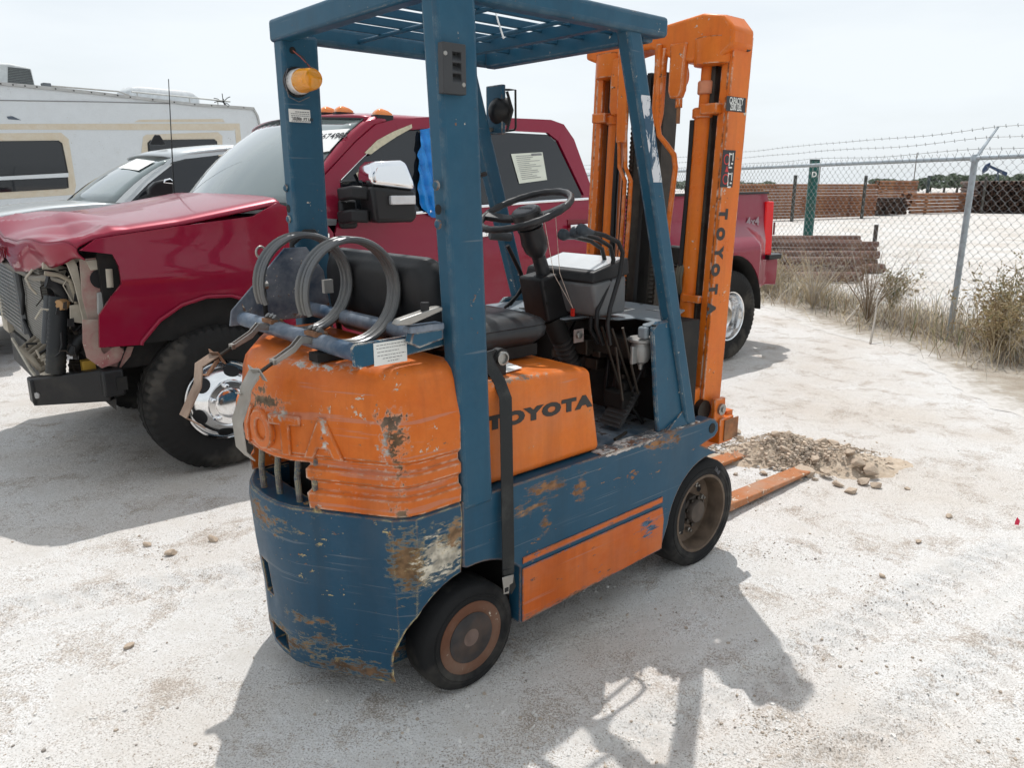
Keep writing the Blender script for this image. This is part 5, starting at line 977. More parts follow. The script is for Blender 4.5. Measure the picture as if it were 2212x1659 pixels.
def on_sheet(s_, t_): p = [V((x, y_(x, z) - .0015, z)) for x, z in a]; return p[0].lerp(p[1], s_).lerp(p[3].lerp(p[2], s_), t_)
for k in range(13):
    t_ = .08 + k * .065; e = rs.uniform(.5, .92); mbp.add([on_sheet(.12, t_), on_sheet(e, t_), on_sheet(e, t_ + .018), on_sheet(.12, t_ + .018)], [(0, 1, 2, 3)])
mbp.add([on_sheet(.62, .03), on_sheet(.96, .03), on_sheet(.96, .11), on_sheet(.62, .11)], [(0, 1, 2, 3)]); mbp.build('form_print', GREYINK, truck, smooth=0)
TAPE = plain('masking tape', (.55, .50, .36), .7, var=.15, scale=40, bump=.4)
for tp_ in (((786, 330), (813, 303), (850, 283), (888, 268), (889, 276), (855, 295), (820, 318), (800, 333)), ((768, 374), (775, 369), (790, 395), (800, 410), (778, 395))):
    a = TS(*tp_); MB().prism([(x, yft(x, z) - .008, z) for x, z in a], (0, .003, 0)).build('masking_tape', TAPE, truck, smooth=0)
a = TS((905, 280), (928, 276), (985, 282), (990, 300), (1000, 460), (934, 470), (918, 462), (905, 440), (900, 380), (903, 320))
def ybag(x, z): return yft(x, z) - .018 - .012 * math.sin(x * 95 + z * 6) - .008 * math.sin(x * 210 + z * 13) - .006 * math.sin(z * 60)
skin('plastic_sheet', a, ybag, plain('blue tarp', (.01, .22, .62), .28, var=.12, coat=.3), truck, thick=.002, dz=.03, dx=.008, smooth=80)
wi = TK.at(480, 412, 1, .7); MB().tube([V(ws_f(.12, .02)) + V((-.03, 0, .02)), V(ws_f(.22, .05)) + V((-.02, 0, .02)), V(ws_f(.36, .10)) + V((-.012, 0, .012))], .009, 6).build('wiper_arm', TRIM, truck); MB().tube([V(ws_f(t_, .08 + .06 * t_)) + V((-.01, 0, .010)) for t_ in (.20, .36, .52)], .007, 6).build('wiper_blade', TRIM, truck)
an0, an1 = TK.at(377, 442, 1, 1.95), TK.at(364, 170, 1, 1.95); MB().tube([an0, (an0 + an1) / 2, an1], [.006, .004, .003], 6).build('whip_antenna', TRIM, truck)
# ================================================================ WHITE PICKUP
_y = TK.m @ V((0, 1, 0)); WK = Frame(TK.o + _y * 4.2, 40.3)
wt = empty('silver_pickup', WK.o, WK.rot); tag(wt, 'pale silver pickup with dark tinted windows behind the red truck', 'pickup')
SILV = car_paint('silver white paint', (.52, .55, .56), .25, .3)
def yfw(x, z): return .06 + .28 * max(0, z - 1.36)
WS_ = lambda *px: solid_side(WK, yfw, px)
hoodl = WS_((0, 468), (112, 451), (210, 443))
skin('front_fender', [(-.75, .6)] + [(-.70, 1.10), (-.60, 1.20)] + hoodl + [(.88, 1.37), (.88, .6), (.55, .6), (.42, .85), (.2, .95), (0, .9), (-.15, .7), (-.2, .6)], yfw, SILV, wt)
skin('front_door', [(.89, .5), (.89, 1.37), (2.0, 1.39), (2.0, .5)], yfw, SILV, wt); skin('rear_door', [(2.01, .5), (2.01, 1.39), (3.1, 1.40), (3.1, .5)], yfw, SILV, wt)
ww = WS_((277, 441), (321, 396), (377, 352), (400, 345), (480, 336), (490, 372), (492, 438)); skin('front_window', ww, lambda x, z: yfw(x, z) + .008, TINT, wt, thick=.006)
wo = WS_((262, 441), (315, 388), (372, 340), (400, 333), (480, 323), (560, 318), (640, 318)); 
skin('a_pillar', [wo[0]] + wo[1:5] + [(ww[4][0], ww[4][1] + .012), (ww[3][0], ww[3][1] + .01), (ww[2][0] - .02, ww[2][1] + .01), (ww[1][0] - .025, ww[1][1] + .008), ww[0]], yfw, SILV, wt)
skin('roof_rail', wo[4:] + [(3.0, 1.86), (3.05, 1.40), (2.95, 1.40), (2.9, 1.80), (ww[4][0] + .25, ww[4][1] + .02), (ww[4][0], ww[4][1] + .012)], yfw, SILV, wt)
skin('b_pillar', [ww[4], (ww[4][0] + .16, ww[4][1] + .01), (ww[6][0] + .12, 1.38), ww[6]], yfw, TRIM, wt)
skin('rear_window', [(ww[4][0] + .17, ww[4][1] + .01), (2.85, 1.80), (2.92, 1.40), (ww[6][0] + .13, 1.40)], lambda x, z: yfw(x, z) + .008, TINT, wt, thick=.006)
zt2 = wo[5][1]
def ws2(u, w): s = math.sin(math.pi * u); b = V((hoodl[2][0] + .18 - .22 * s, .14 + 1.85 * u, 1.385)); t = V((wo[2][0] + .03 - .10 * s, .22 + 1.68 * u, wo[2][1] + .025 * s)); return b.lerp(t, w) + V((-.025, 0, .025)) * math.sin(math.pi * w)
grid('windscreen', ws2, 12, 6, WSG, wt, .006)
def rf2(u, w): s = math.sin(math.pi * w) ** .5; x0 = wo[2][0] + .03 - .10 * s; return (x0 + (3.0 - x0) * u, .20 + 1.72 * w, wo[2][1] - .01 + (zt2 - wo[2][1]) * min(1, u * 2.2) ** .6 + .05 * s)
grid('roof', rf2, 12, 10, SILV, wt, .02)
def hd2(u, w):
    s = math.sin(math.pi * w) ** .5; x = -.78 - .06 * s + (hoodl[2][0] + .2 - .18 * s + .78) * u; z = np.interp(x, [-.8, -.6, hoodl[0][0], hoodl[1][0], hoodl[2][0], 1.0], [1.02, 1.19, hoodl[0][1], hoodl[1][1], hoodl[2][1], hoodl[2][1] + .01]); return (x, .09 + 1.95 * w, float(z) + .03 * s)
grid('hood', hd2, 16, 12, SILV, wt, .012)
MB().bx(-.74, -.70, .15, 2.0, .55, 1.08).build('grille', TRIM, wt, bevel=.02); MB().bx(-.80, -.70, .1, 2.05, .42, .66).build('front_bumper', CHROME, wt, bevel=.03); MB().bx(.3, 3.0, .3, 1.9, .5, 1.30).build('cab_interior', BLACK, wt); MB().bx(-.5, .3, .2, 1.9, .6, 1.1).build('engine_bay', DARK, wt)
skin('bed_side', [(3.14, .5), (3.14, 1.36), (5.3, 1.38), (5.3, .5)], yfw, SILV, wt); skin('far_flank', [(-.6, .5), (-.6, 1.1), (.6, 1.34), (5.3, 1.36), (5.3, .5)], lambda x, z: 2.08, SILV, wt)
for wx in (.13, 4.0):
    for y, o_ in ((.17, -1), (1.95, 1)): w_ = empty('wheel', (wx, y, 0)); w_.parent = wt; truck_tyre((0, 0, .40), o_, .40, .25, .23, w_, blocks=40); MB().lathe([(.23, -.1), (.23, .10), (.2, .08), (.06, .06), (0, .06)], (0, 0, .40), (0, o_, 0), 24).build('rim', ALLOY, w_)
wm = empty('door_mirror', (0, 0, 0)); wm.parent = wt
h2 = [WK.at(x, y, 1, -.18) for x, y in ((322, 424), (322, 405), (335, 393), (352, 388), (372, 386), (377, 398), (376, 420), (368, 424))]; MB().prism(h2, (.02, .16, 0)).build('mirror_housing', TRIM, wm, bevel=.02, seg=3)
h3 = [WK.at(x, y, 1, -.19) for x, y in ((352, 395), (356, 387), (368, 384), (376, 390), (376, 398))]; MB().prism(h3, (.01, .12, 0)).build('mirror_cap', CHROME, wm, bevel=.012); a, b = WK.at(300, 436, 1, .08), WK.at(335, 418, 1, -.1); MB().tube([a, b], 0, flat=(.08, .05, (0, 0, 1))).build('mirror_arm', TRIM, wm)
sf = WK.at(346, 331, 1, 1.0); MB().prism([(sf.x - .1, 1.0, zt2 + .03), (sf.x + .08, 1.0, zt2 + .03), (sf.x + .02, 1.0, zt2 + .14), (sf.x - .03, 1.0, zt2 + .14)], (0, .04, 0)).build('shark_fin', TRIM, wt, bevel=.012)
cs_ = [ws2(.10, .62), ws2(.10, .86), ws2(.42, .92), ws2(.42, .68)]; MB().add([p + V((-.012, 0, .012)) for p in cs_], [(0, 1, 2, 3)]).build('windscreen_sheet', PAPER, wt, smooth=0)

# ================================================================ CAMPER
RVF = Frame((-8.38, 13, 0), 50); rv_ = empty('camper_trailer', RVF.o, RVF.rot); tag(rv_, 'long white camper trailer with tan filler round its windows at the left', 'camper')
RVW = paint('camper white', (.64, .67, .69), .5, chips=.03, chipcol=(.3, .27, .22), fade=(.58, .61, .63), fadeamt=.6, dust=.06); RVA = lambda x, y, v_=0: RVF.at(x, y, 1, v_)
out = [RVA(*q) for q in ((0, 180), (78, 187), (196, 199), (280, 209), (419, 225), (525, 232), (548, 234), (557, 250), (566, 290), (572, 330))]
pl_ = [(p.x, p.z) for p in out]; le = (pl_[0][0] - 4.0, pl_[0][1] + .06)
wallp = [le] + pl_ + [(pl_[-1][0] + .03, .9), (pl_[-1][0] - .5, .55), (le[0], .55)]
MB().prism([(x, 0, z) for x, z in wallp], (0, 2.45, 0)).build('body', RVW, rv_, bevel=.03, seg=2)
MB().tube([(x, -.012, z) for x, z in [le] + pl_[:7]], 0, flat=(.03, .05, (0, 0, 1))).build('roof_trim', plain('alu trim', (.42, .42, .41), .4, .6), rv_); MB().tube([(x - .015, -.012, z) for x, z in pl_[6:]], 0, flat=(.03, .04, (0, 0, 1))).build('corner_trim', bpy.data.materials['alu trim'], rv_)
for k in range(16): t = k / 15 * 5; i = min(int(t), 4); p = V((pl_[i][0], 0, pl_[i][1])).lerp(V((pl_[i + 1][0], 0, pl_[i + 1][1])), t - i); MB().bx(p.x - .01, p.x + .01, -.035, -.02, p.z - .012, p.z + .008).build('trim_screw', DARK, rv_)
FILL = paint('tan filler', (.58, .50, .38), .8, fade=(.64, .59, .50), fadeamt=.9, dents=.02); FILL2 = FILL
def rvpoly(name, px, y0, th, mat, parent=rv_, ext=0, bev=0): return MB().prism([(p.x, y0, p.z) for p in (RVA(*q) for q in px)], (0, th, 0)).build(name, mat, parent, bevel=bev)
rvpoly('filler_band', ((-200, 283), (0, 279), (505, 281), (507, 275), (511, 318), (522, 318), (517, 266), (0, 267), (-200, 268)), -.006, .005, FILL)
rvpoly('filler_patch', ((-160, 292), (0, 287), (132, 286), (148, 300), (164, 400), (160, 420), (-160, 440)), -.006, .005, FILL); rvpoly('filler_patch', ((303, 350), (309, 295), (316, 290), (470, 285), (480, 293), (480, 340)), -.006, .005, FILL)
for wpx, nm in ((((-150, 306), (126, 303), (134, 309), (147, 373), (-150, 389)), 'window'), (((-150, 396), (146, 382), (148, 405), (140, 407), (-150, 424)), 'window'), (((318, 308), (324, 302), (462, 300), (468, 305), (472, 345), (322, 358)), 'window')):
    o = rvpoly(nm, wpx, -.016, .014, plain('window rubber', (.02, .02, .02), .4) if 'window rubber' not in bpy.data.materials else bpy.data.materials['window rubber']); c0 = sum((V(RVA(*q)) for q in wpx), V()) / len(wpx)
    MB().prism([(p.x, -.020, p.z) for p in (c0 + (V(RVA(*q)) - c0) * .965 for q in wpx)], (0, .003, 0)).build('pane', TINT, o)
rvpoly('window_divider', ((-150, 389), (147, 373), (147, 382), (-150, 396)), -.022, .02, RVW)
MB().tube([RVA(0, 216, -.004), RVA(200, 219, -.004), RVA(365, 223, -.004)], .008, 6).build('awning_line', GREYINK, rv_); rvpoly('tear', ((14, 251), (26, 250), (46, 259), (18, 257)), -.004, .003, plain('tear', (.10, .12, .15), .8))
rvpoly('scuff', ((290, 263), (300, 258), (480, 256), (486, 263)), -.004, .003, FILL)
acb = [RVA(*q, .5) for q in ((-60, 182), (-60, 134), (20, 136), (68, 146), (77, 186))]; ac = MB().prism(acb, (0, .75, 0)).build('air_conditioner', plain('ac grey', (.50, .52, .52), .5), rv_, bevel=.03)
for k in range(10): a, b = RVA(18, 144 + k * 4.0, .48), RVA(66 + k * .9, 150 + k * 3.6, .48); MB().bx(a.x, b.x, .488, .499, b.z - .012, b.z + .010).build('ac_louvre', plain('ac slot', (.10, .11, .11), .6) if k == 0 else bpy.data.materials['ac slot'], ac)
a, b = RVA(95, 184, .4), RVA(112, 190, .4); MB().bx(a.x, b.x, .4, .55, a.z - .14, a.z + .05).build('antenna_base', plain('dark box', (.12, .13, .14), .5), rv_, bevel=.01); MB().tube([RVA(110, 185, .45), RVA(255, 197, .45), RVA(280, 206, .45)], .015, 6).build('antenna_arm', STEEL, rv_)
MB().tube([RVA(284, 198, .2), RVA(400, 209, .2), RVA(497, 219, .2)], .016, 8).build('roof_rail', plain('rail', (.45, .45, .43), .5, .5), rv_)
for x_ in (296, 409, 470): p = RVA(x_, 198 + (x_ - 284) * .098, .2); MB().cyl(p, p + V((0, 0, -.18)), .012, 6).build('rail_foot', bpy.data.materials['rail'], rv_)
p = RVA(350, 215, .9); MB().loft([rrect(p.x - .75 + i, p.x + .75 - i, .75 + i * .3, 1.25 - i * .3, .1, p.z + h) for h, i in ((-.25, 0), (.08, 0), (.18, .12), (.20, .25))]).build('roof_vent', plain('vent grey', (.52, .54, .55), .5), rv_, smooth=60)
p = RVA(482, 220, .2); rs = random.Random(2)
for k in range(12): d = V((rs.uniform(-1, 1), rs.uniform(-1, 1), rs.uniform(-.4, 1))).normalized(); MB().tube([p, p + d * .12, p + d * .2 + V((0, 0, -.03))], .008, 5).build('rope_end', DARK, rv_)
MB().tube([RVA(230 + 17 * math.cos(t) + 22, 382 + 9 * math.sin(t) + 20, -.02) for t in np.linspace(0, 6.28, 18)], .010, 5, closed=True).build('access_ring', plain('ring grey', (.35, .35, .34), .5), rv_)
for x_ in (-1.2, 2.0): w_ = empty('wheel', (x_, .14, 0)); w_.parent = rv_; truck_tyre((0, 0, .36), -1, .36, .22, .2, w_, blocks=30)
# part of a third car beyond the crashed truck's nose
oc = empty('parked_car', gnd(-40, 800), R(40)); tag(oc, 'car with an orange panel, mostly cut off by the left edge beside the truck nose', 'car')
q0 = gnd(-40, 800); MB().bx(-2.6, .45, .0, 1.5, .45, 1.0).build('body', car_paint('grey blue car', (.30, .35, .42), .3), oc, bevel=.12, seg=4); MB().bx(-1.8, -.3, .12, 1.38, 1.0, 1.42).build('cabin', TINT, oc, bevel=.15, seg=3); MB().bx(-.2, .458, -.006, .3, .86, .97).build('side_panel', plain('orange panel', (.75, .15, .03), .5), oc, bevel=.01)
for x_ in (-2.0, -.3):
    for y_, o_ in ((.1, -1), (1.4, 1)): w_ = empty('wheel', (x_, y_, 0)); w_.parent = oc; truck_tyre((0, 0, .32), o_, .32, .2, .2, w_, blocks=24)

# ================================================================ FENCE
FD = math.degrees(math.atan2(.98, -.18)); FN = Frame((4.58, 7.92, 0), FD)
fence = empty('chain_link_fence', FN.o, FN.rot); tag(fence, 'galvanised chain link fence topped with three strands of barbed wire', 'fence')
GALV = plain('galvanised steel', (.36, .40, .43), .45, .55, var=.15, dirt=(.25, .22, .18, .25)); WIRE = plain('galvanised wire', (.30, .31, .31), .5, .5, var=.25, scale=3)
X0, X1 = -3.2, 17.0
for i, x in enumerate((0, 6.2, 9.3, 12.4, 15.5, -3.1)):
    MB().cyl((x, 0, -.1), (x, 0, 1.80), .030, 14).build('line_post', GALV, fence); MB().lathe([(.040, 0), (.042, .03), (.030, .07)], (x, 0, 1.775), (0, 0, 1), 14).build('post_cap', GALV, fence)
    MB().loft([[(x - .018, -.01, 1.80), (x + .018, -.01, 1.80), (x + .018, .012, 1.80), (x - .018, .012, 1.80)], [(x - .010, -.215, 2.11), (x + .010, -.215, 2.11), (x + .010, -.205, 2.115), (x - .010, -.205, 2.115)]]).build('barb_arm', GALV, fence)
    MB().tube([(x + .032 * math.cos(t), .032 * math.sin(t), 1.0) for t in np.linspace(0, 6.28, 12)], .006, 5).build('tie_band', GALV, fence)
MB().tube([(X0, .0, 1.812), (X1, .0, 1.812)], .023, 12).build('top_rail', GALV, fence)
mb = MB(); w_ = .115; hh_ = .094; rs = random.Random(5); k = 0; x = X0
while x < X1:
    n = int(1.80 / (hh_ / 2)); ph_ = k % 2; k += 1; pts = [(x + (w_ * .53 if (i + ph_) % 2 else -.03 * w_), .006 * (1 if (i + ph_) % 2 else -1) + .03 + .012 * math.sin(x * .9 + i * .11), .02 + i * hh_ / 2) for i in range(n + 1)]
    pts.append((x + w_ * .3, .03, 1.865)); mb.tube(pts, .0024 if x < 4 else .0030, 3, caps=False); x += w_ / 2
ml = mb.build('wire_mesh', WIRE, fence, smooth=0); ml['kind'] = 'stuff'
for k, (yy, zz) in enumerate(((-.06, 1.90), (-.13, 2.005), (-.20, 2.105))):
    mb = MB(); pts = [(x, yy + .004 * math.sin(x * 5), zz - .02 * math.sin(math.pi * ((x % 3.1) / 3.1)) + .006 * math.sin(x * 3 + k)) for x in np.arange(X0, X1, .2)]; mb.tube(pts, .0028, 4, caps=False)
    for x in np.arange(X0 + .05, X1, .145):
        z = zz - .02 * math.sin(math.pi * ((x % 3.1) / 3.1)) + .006 * math.sin(x * 3 + k)
        for d in ((.012, .0, .016), (-.012, .012, .016)): mb.tube([(x - d[0], yy - d[1], z - d[2]), (x + d[0], yy + d[1], z + d[2])], .002, 3, caps=False)
    mb.build('barbed_wire', WIRE, fence, smooth=0)

# ================================================================ PIPE YARD BEYOND THE FENCE
def pipe_mesh(name, length, r, mat, ri=.8, n=12):
    mb = MB(); mb.lathe([(r * ri, 0), (r, 0), (r, length), (r * ri, length)], (0, 0, 0), (1, 0, 0), n, closed=True); o = mb.build(name, mat); me = o.data; bpy.data.objects.remove(o); return me
RO = rusty('pipe rust orange', (.25, .098, .042), (.32, .15, .07), (.14, .052, .025), scale=2.5); RDK = rusty('pipe rust dark', (.10, .055, .04), (.16, .09, .06), (.05, .035, .03), scale=4); RBR = rusty('pipe rust brown', (.15, .075, .055), (.24, .15, .11), (.08, .045, .035), scale=5)
def put(me, name, loc, rz, label, cat, group): o = bpy.data.objects.new(name, me); col.objects.link(o); o.location = loc; o.rotation_euler = (0, 0, rz); tag(o, label, cat, group); return o
ORD = ['first', 'second', 'third', 'fourth', 'fifth', 'sixth', 'seventh', 'eighth', 'ninth', 'tenth', 'eleventh', 'twelfth', 'thirteenth', 'fourteenth', 'fifteenth', 'sixteenth', 'seventeenth', 'eighteenth', 'nineteenth', 'twentieth', 'twenty-first', 'twenty-second', 'twenty-third', 'twenty-fourth', 'twenty-fifth']
def stack(p0, p1, rows, deep, r, pitch, mat, label, group, jit=.0, z0=.12):
    d = p1 - p0; L = d.length; rz = math.atan2(d.y, d.x); nrm = V((-d.y, d.x, 0)).normalized(); me = pipe_mesh('pipe', L, r, mat); rs = random.Random(rows * 7 + deep)
    if nrm.y < 0: nrm = -nrm
    for j in range(deep):
        for i in range(rows):
            if j and i < rows - 2: continue                    # hidden inside the stack
            put(me, 'steel_pipe', p0 + nrm * (j * r * 2.1) + d.normalized() * rs.uniform(-jit, jit) + V((0, 0, z0 + i * pitch)), rz, '%s, %s from the bottom%s' % (label, ORD[i], '' if j == 0 else ', %s behind the front' % ORD[j - 1]), 'pipe', group)
a, b = gnd(1585, 479), gnd(1887, 469); stack(a, b, 12, 4, .062, .130, RO, 'rust orange pipe in the tall long stack', 'pipes in the tall long stack', .08)
a, b = gnd(1962, 463), gnd(2146, 457); stack(a, b, 6, 4, .085, .185, RO, 'orange pipe in the low stack', 'pipes in the low orange stack', .15)
a, b = gnd(1892, 446), gnd(1975, 444); stack(a, b, 9, 2, .10, .21, RO, 'rusty pipe in the small far stack', 'pipes in the small far stack', .1)
def end_on(pl, pr, rows, r, label, group, mat):
    d = pr - pl; n = int(d.length / (2.06 * r)); me = pipe_mesh('pipe', 6.0, r, mat, .78, 10); rz = math.atan2(d.y, d.x) + math.pi / 2; rs = random.Random(n)
    for i in range(rows):
        for j in range(n): put(me, 'steel_pipe', pl + d * ((j + .5 * (i % 2)) / n) + V((rs.uniform(-.1, .1), rs.uniform(-.15, .15), .14 + i * r * 1.85)), rz, '%s, row %s up, %s from left' % (label, ORD[i], ORD[j]), 'pipe', group)
end_on(gnd(2108, 460), gnd(2290, 462), 9, .105, 'dark end-on pipe in the right edge stack', 'pipes in the dark end-on stack', RDK)
end_on(gnd(1893, 466), gnd(1960, 465), 5, .095, 'dark end-on pipe left of low stack', 'end-on pipes beside the low stack', RDK)
end_on(gnd(1560, 452), gnd(1650, 452), 6, .14, 'dark end-on pipe above the truck bed', 'end-on pipes above the truck bed', RDK)
rs = random.Random(12)                                          # the loose pile right behind the fence
for k, (xa, ya, xb, yb, r, z) in enumerate(((1560, 622, 1905, 622, .085, .085), (1560, 606, 1950, 600, .085, .085), (1560, 590, 1930, 585, .08, .08), (1560, 600, 1900, 604, .075, .24), (1560, 584, 1935, 586, .075, .24), (1560, 575, 1925, 573, .075, .24), (1560, 574, 1930, 576, .06, .38), (1560, 566, 1890, 568, .055, .37), (1560, 560, 1885, 556, .05, .38), (1560, 553, 1880, 552, .05, .36))):
    a, b = gnd(xa, ya), gnd(xb, yb); d = b - a; put(pipe_mesh('pipe', d.length, r, RBR), 'steel_pipe', a + V((0, .75, z)), math.atan2(d.y, d.x), 'rusty brown pipe in the loose pile behind the fence, ' + ('nearest on the ground', 'second nearest on the ground', 'farthest on the ground', 'nearest of the middle layer', 'central one of the middle layer', 'farthest of the middle layer', 'nearest of the top layer', 'second of the top layer', 'third of the top layer', 'farthest of the top layer')[k], 'pipe', 'pipes in the loose pile')
for (px, base, top, r, c, lab) in ((1742, 541, 345, .115, (.012, .085, .075), 'thick dark green pipe post with a white letter beyond the fence'), (1710, 478, 378, .075, (.05, .055, .05), 'dark rack post left of the green post by the long stack'), (1861, 472, 379, .075, (.05, .055, .05), 'dark rack post at the right end of the long stack'), (1997, 461, 379, .085, (.04, .06, .065), 'dark rack post in the middle of the low orange stack'), (2119, 461, 380, .07, (.06, .06, .055), 'dark rack post at the right end of the low orange stack'), (1887, 541, 485, .05, (.05, .04, .035), 'short thin rusty stake standing between fence and stacks')):
    g = gnd(px, base); hgt = 1.55 + (g.y * math.cos(0)) * 0; d_ = sight(px, top); t = g.y / d_.y; zt = CAM_H + d_.z * t
    o = MB().cyl((0, 0, -.05), (0, 0, zt), r if px != 1742 else .115, 16).build('pipe_post', plain('post ' + str(px), c, .45, .2, dirt=(.12, .07, .04, .4)), None, loc=g); tag(o, lab, 'post')
    if px == 1742:
        o.name = 'pipe_post'; text('D', .17, WHITE, 'post_letter', o, (-.03, -.119, zt - .34), (1, 0, 0), (0, 0, 1), .003, .006); MB().lathe([(.118, 0), (.118, .04)], (0, 0, zt - .03), (0, 0, 1), 16).build('post_cap', plain('post cap', (.03, .06, .06), .5), o)
# pump jack, poles and trees on the horizon
PJ = gnd(2135, 416); sc_ = PJ.y / 1715.
pj = empty('pump_jack', PJ); tag(pj, 'small dark blue pump jack nodding over the pipe stacks at the far right', 'pump jack'); PB = plain('pump jack blue', (.03, .05, .10), .6)
def pjx(x, y): return V(((x - 2135) * sc_ * 1.0, 0, (400 - y) * sc_ * 1.03 + 1.55))
w2 = 5 * sc_
MB().prism([pjx(2118, 376), pjx(2117, 368), pjx(2122, 358), pjx(2130, 354), pjx(2131, 362), pjx(2126, 370)], (0, w2, 0)).build('horse_head', PB, pj); MB().prism([pjx(2128, 362), pjx(2130, 359), pjx(2170, 374), pjx(2169, 381)], (0, w2, 0)).build('walking_beam', PB, pj)
for dx in (-5, 5): MB().tube([pjx(2149, 367), pjx(2149 + dx, 410)], 1.0 * sc_, 4).build('support_leg', PB, pj)
MB().bx(pjx(2135, 400).x, pjx(2175, 400).x, 0, w2 * 2, -.2, pjx(2135, 404).z).build('base', PB, pj)
for px, top, lab in ((1767, 362, 'thin utility pole with a crossarm beside the green post'), (1971, 338, 'tall thin far pole right of the centre of the treeline')):
    g = gnd(px, 412.5); s_ = g.y / 1715.; p = empty('utility_pole', g); tag(p, lab, 'pole'); H_ = (410 - top) * s_ + 1.0; MB().cyl((0, 0, 0), (0, 0, H_), 1.0 * s_, 6).build('pole', plain('pole wood', (.16, .14, .13), .8) if px < 1800 else bpy.data.materials['pole wood'], p)
    if px < 1800: MB().bx(-8 * s_, 8 * s_, -.2, .2, H_ - 3.4 * s_, H_ - 2.2 * s_).build('crossarm', bpy.data.materials['pole wood'], p)
LEAF = NT('far foliage'); _i = LEAF.n('ObjectInfo'); LEAF.set(color=LEAF.mix(LEAF.noise(.9, 4), (.11, .14, .105), (.19, .225, .165)), rough=.9, spec=.1); LEAF = LEAF.mat
BARK = plain('bark', (.10, .085, .07), .9)
def far_tree(px, top, wpx, dist, seed, lab):
    g = V(((px - 1106) / 1715. * dist, dist, 0)); rs = random.Random(seed); s_ = dist / 1715.; H_ = (403 - top) * s_ + 1.5; W_ = wpx * s_ * .85
    t = empty('tree', g); tag(t, lab, 'tree', 'trees on the far horizon'); MB().tube([(0, 0, -.3), (.1, 0, H_ * .35), (.25, .1, H_ * .7)], [.28, .2, .08], 7).build('trunk', BARK, t)
    mb = MB(); cl = [V((rs.uniform(-.75, .75) * W_, rs.uniform(-.6, .6) * W_, H_ * rs.uniform(.35, .88))) for _ in range(13)]
    for _ in range(900):
        c = rs.choice(cl); d = V((rs.gauss(0, 1), rs.gauss(0, 1), rs.gauss(0, 1))).normalized() * rs.uniform(.2, 1) ** .5; p = c + V((d.x * W_ * .36, d.y * W_ * .36, d.z * H_ * .17)); p.z = max(p.z, .2)
        a = V((rs.gauss(0, 1), rs.gauss(0, 1), rs.gauss(0, 1))).normalized() * rs.uniform(.22, .5); b = a.cross(V((rs.gauss(0, 1), rs.gauss(0, 1), rs.gauss(0, 1)))).normalized() * rs.uniform(.15, .36); mb.add([p - a, p + b, p + a, p - b], [(0, 1, 2, 3)])
    mb.build('crown', LEAF, t, smooth=0)
for k, (px, top, w_, dist) in enumerate(sorted(((1905, 389, 36, 190), (1932, 392, 30, 200), (1955, 391, 32, 185), (1985, 391, 26, 210), (2010, 388, 36, 190), (2040, 381, 44, 180), (2068, 378, 46, 175), (2095, 383, 40, 185), (2120, 381, 40, 180), (2172, 380, 36, 190), (2200, 386, 36, 200), (1640, 394, 40, 210), (1560, 393, 60, 220), (1480, 394, 50, 220)))):
    far_tree(px, top, w_, dist, 40 + k, 'low green tree on the far horizon, %s of the line from the left' % ORD[k])
# ================================================================ VERGE, WEEDS, RUBBLE, STONES
def pip(x, y, poly):
    c = False; n = len(poly)
    for i in range(n):
        x0, y0 = poly[i]; x1, y1 = poly[(i + 1) % n]
        if (y0 > y) != (y1 > y) and x < (x1 - x0) * (y - y0) / (y1 - y0) + x0: c = not c
    return c
# soil strip along the fence, outline in fence axes
mb = MB(); rs = random.Random(3); xs = np.arange(-3.2, 16, .12)
lo = [(x, .95 + .10 * math.sin(x * 2.1) + rs.uniform(-.06, .06) + .25 * max(0, -x - .3)) for x in xs]; hi = [(x, -1.1 - .2 * math.sin(x * 1.3) + rs.uniform(-.1, .1)) for x in xs]
P = [FN.world((x, y, 0)) for x, y in lo] + [FN.world((x, y, 0)) for x, y in hi]; n = len(xs)
for j in range(1, 5):
    pass
rows = 7; vs_ = []
for j in range(rows + 1):
    for i in range(n):
        q = P[i].lerp(P[n + i], j / rows); z = ground_z(q.x, q.y) + (.002 if j in (0, rows) else .010 + .006 * math.sin(i * 1.7 + j * 2.3)); vs_.append((q.x, q.y, z))
mb.add(vs_, [(j * n + i, j * n + i + 1, (j + 1) * n + i + 1, (j + 1) * n + i) for j in range(rows) for i in range(n - 1)])
mso = NT('verge soil'); v_ = mso.co(); _e = mso.n('Attribute', attribute_name='edge').outputs['Fac']; _k = mso.rng(mso.math('ADD', _e, mso.math('MULTIPLY_ADD', mso.noise(9, 5, .7, v_), 1.4, -.7)), .1, .55)
mso.set(color=mso.mix(_k, (.58, .555, .525), mso.mix(mso.rng(mso.noise(5, 6, .65, v_), .35, .65), (.30, .255, .205), (.42, .38, .325))), rough=.95, spec=.1); mso.bump(mso.noise(40, 4, .7, v_), .6, .03)
vg = mb.build('verge', mso.mat, None); tag(vg, kind='structure'); at_ = vg.data.attributes.new('edge', 'FLOAT', 'POINT'); at_.data.foreach_set('value', [min(1, min(j, rows - j) / 2.0) for j in range(rows + 1) for i in range(n)])
def weed_mesh(name, spots, cols, kind_n, seed):
    """dry stalks and blades as thin folded ribbons"""
    rs = random.Random(seed); mb = MB()
    for (x, y, h, spread) in spots:
        a = rs.uniform(0, 6.28); d = V((math.cos(a), math.sin(a), 0)); p = V((x, y, ground_z(x, y))); b = p + V((0, 0, h * .55)) + d * spread * .35; c = p + V((0, 0, h * rs.uniform(.8, 1.0))) + d * spread; w = d.cross(V((0, 0, 1))) * rs.uniform(.0016, .0036)
        m_ = rs.choices(range(kind_n), weights=cols)[0]; mb.add([p - w, p + w, b + w * .8, b - w * .8, c], [(0, 1, 2, 3), (3, 2, 4)], m_)
    return mb
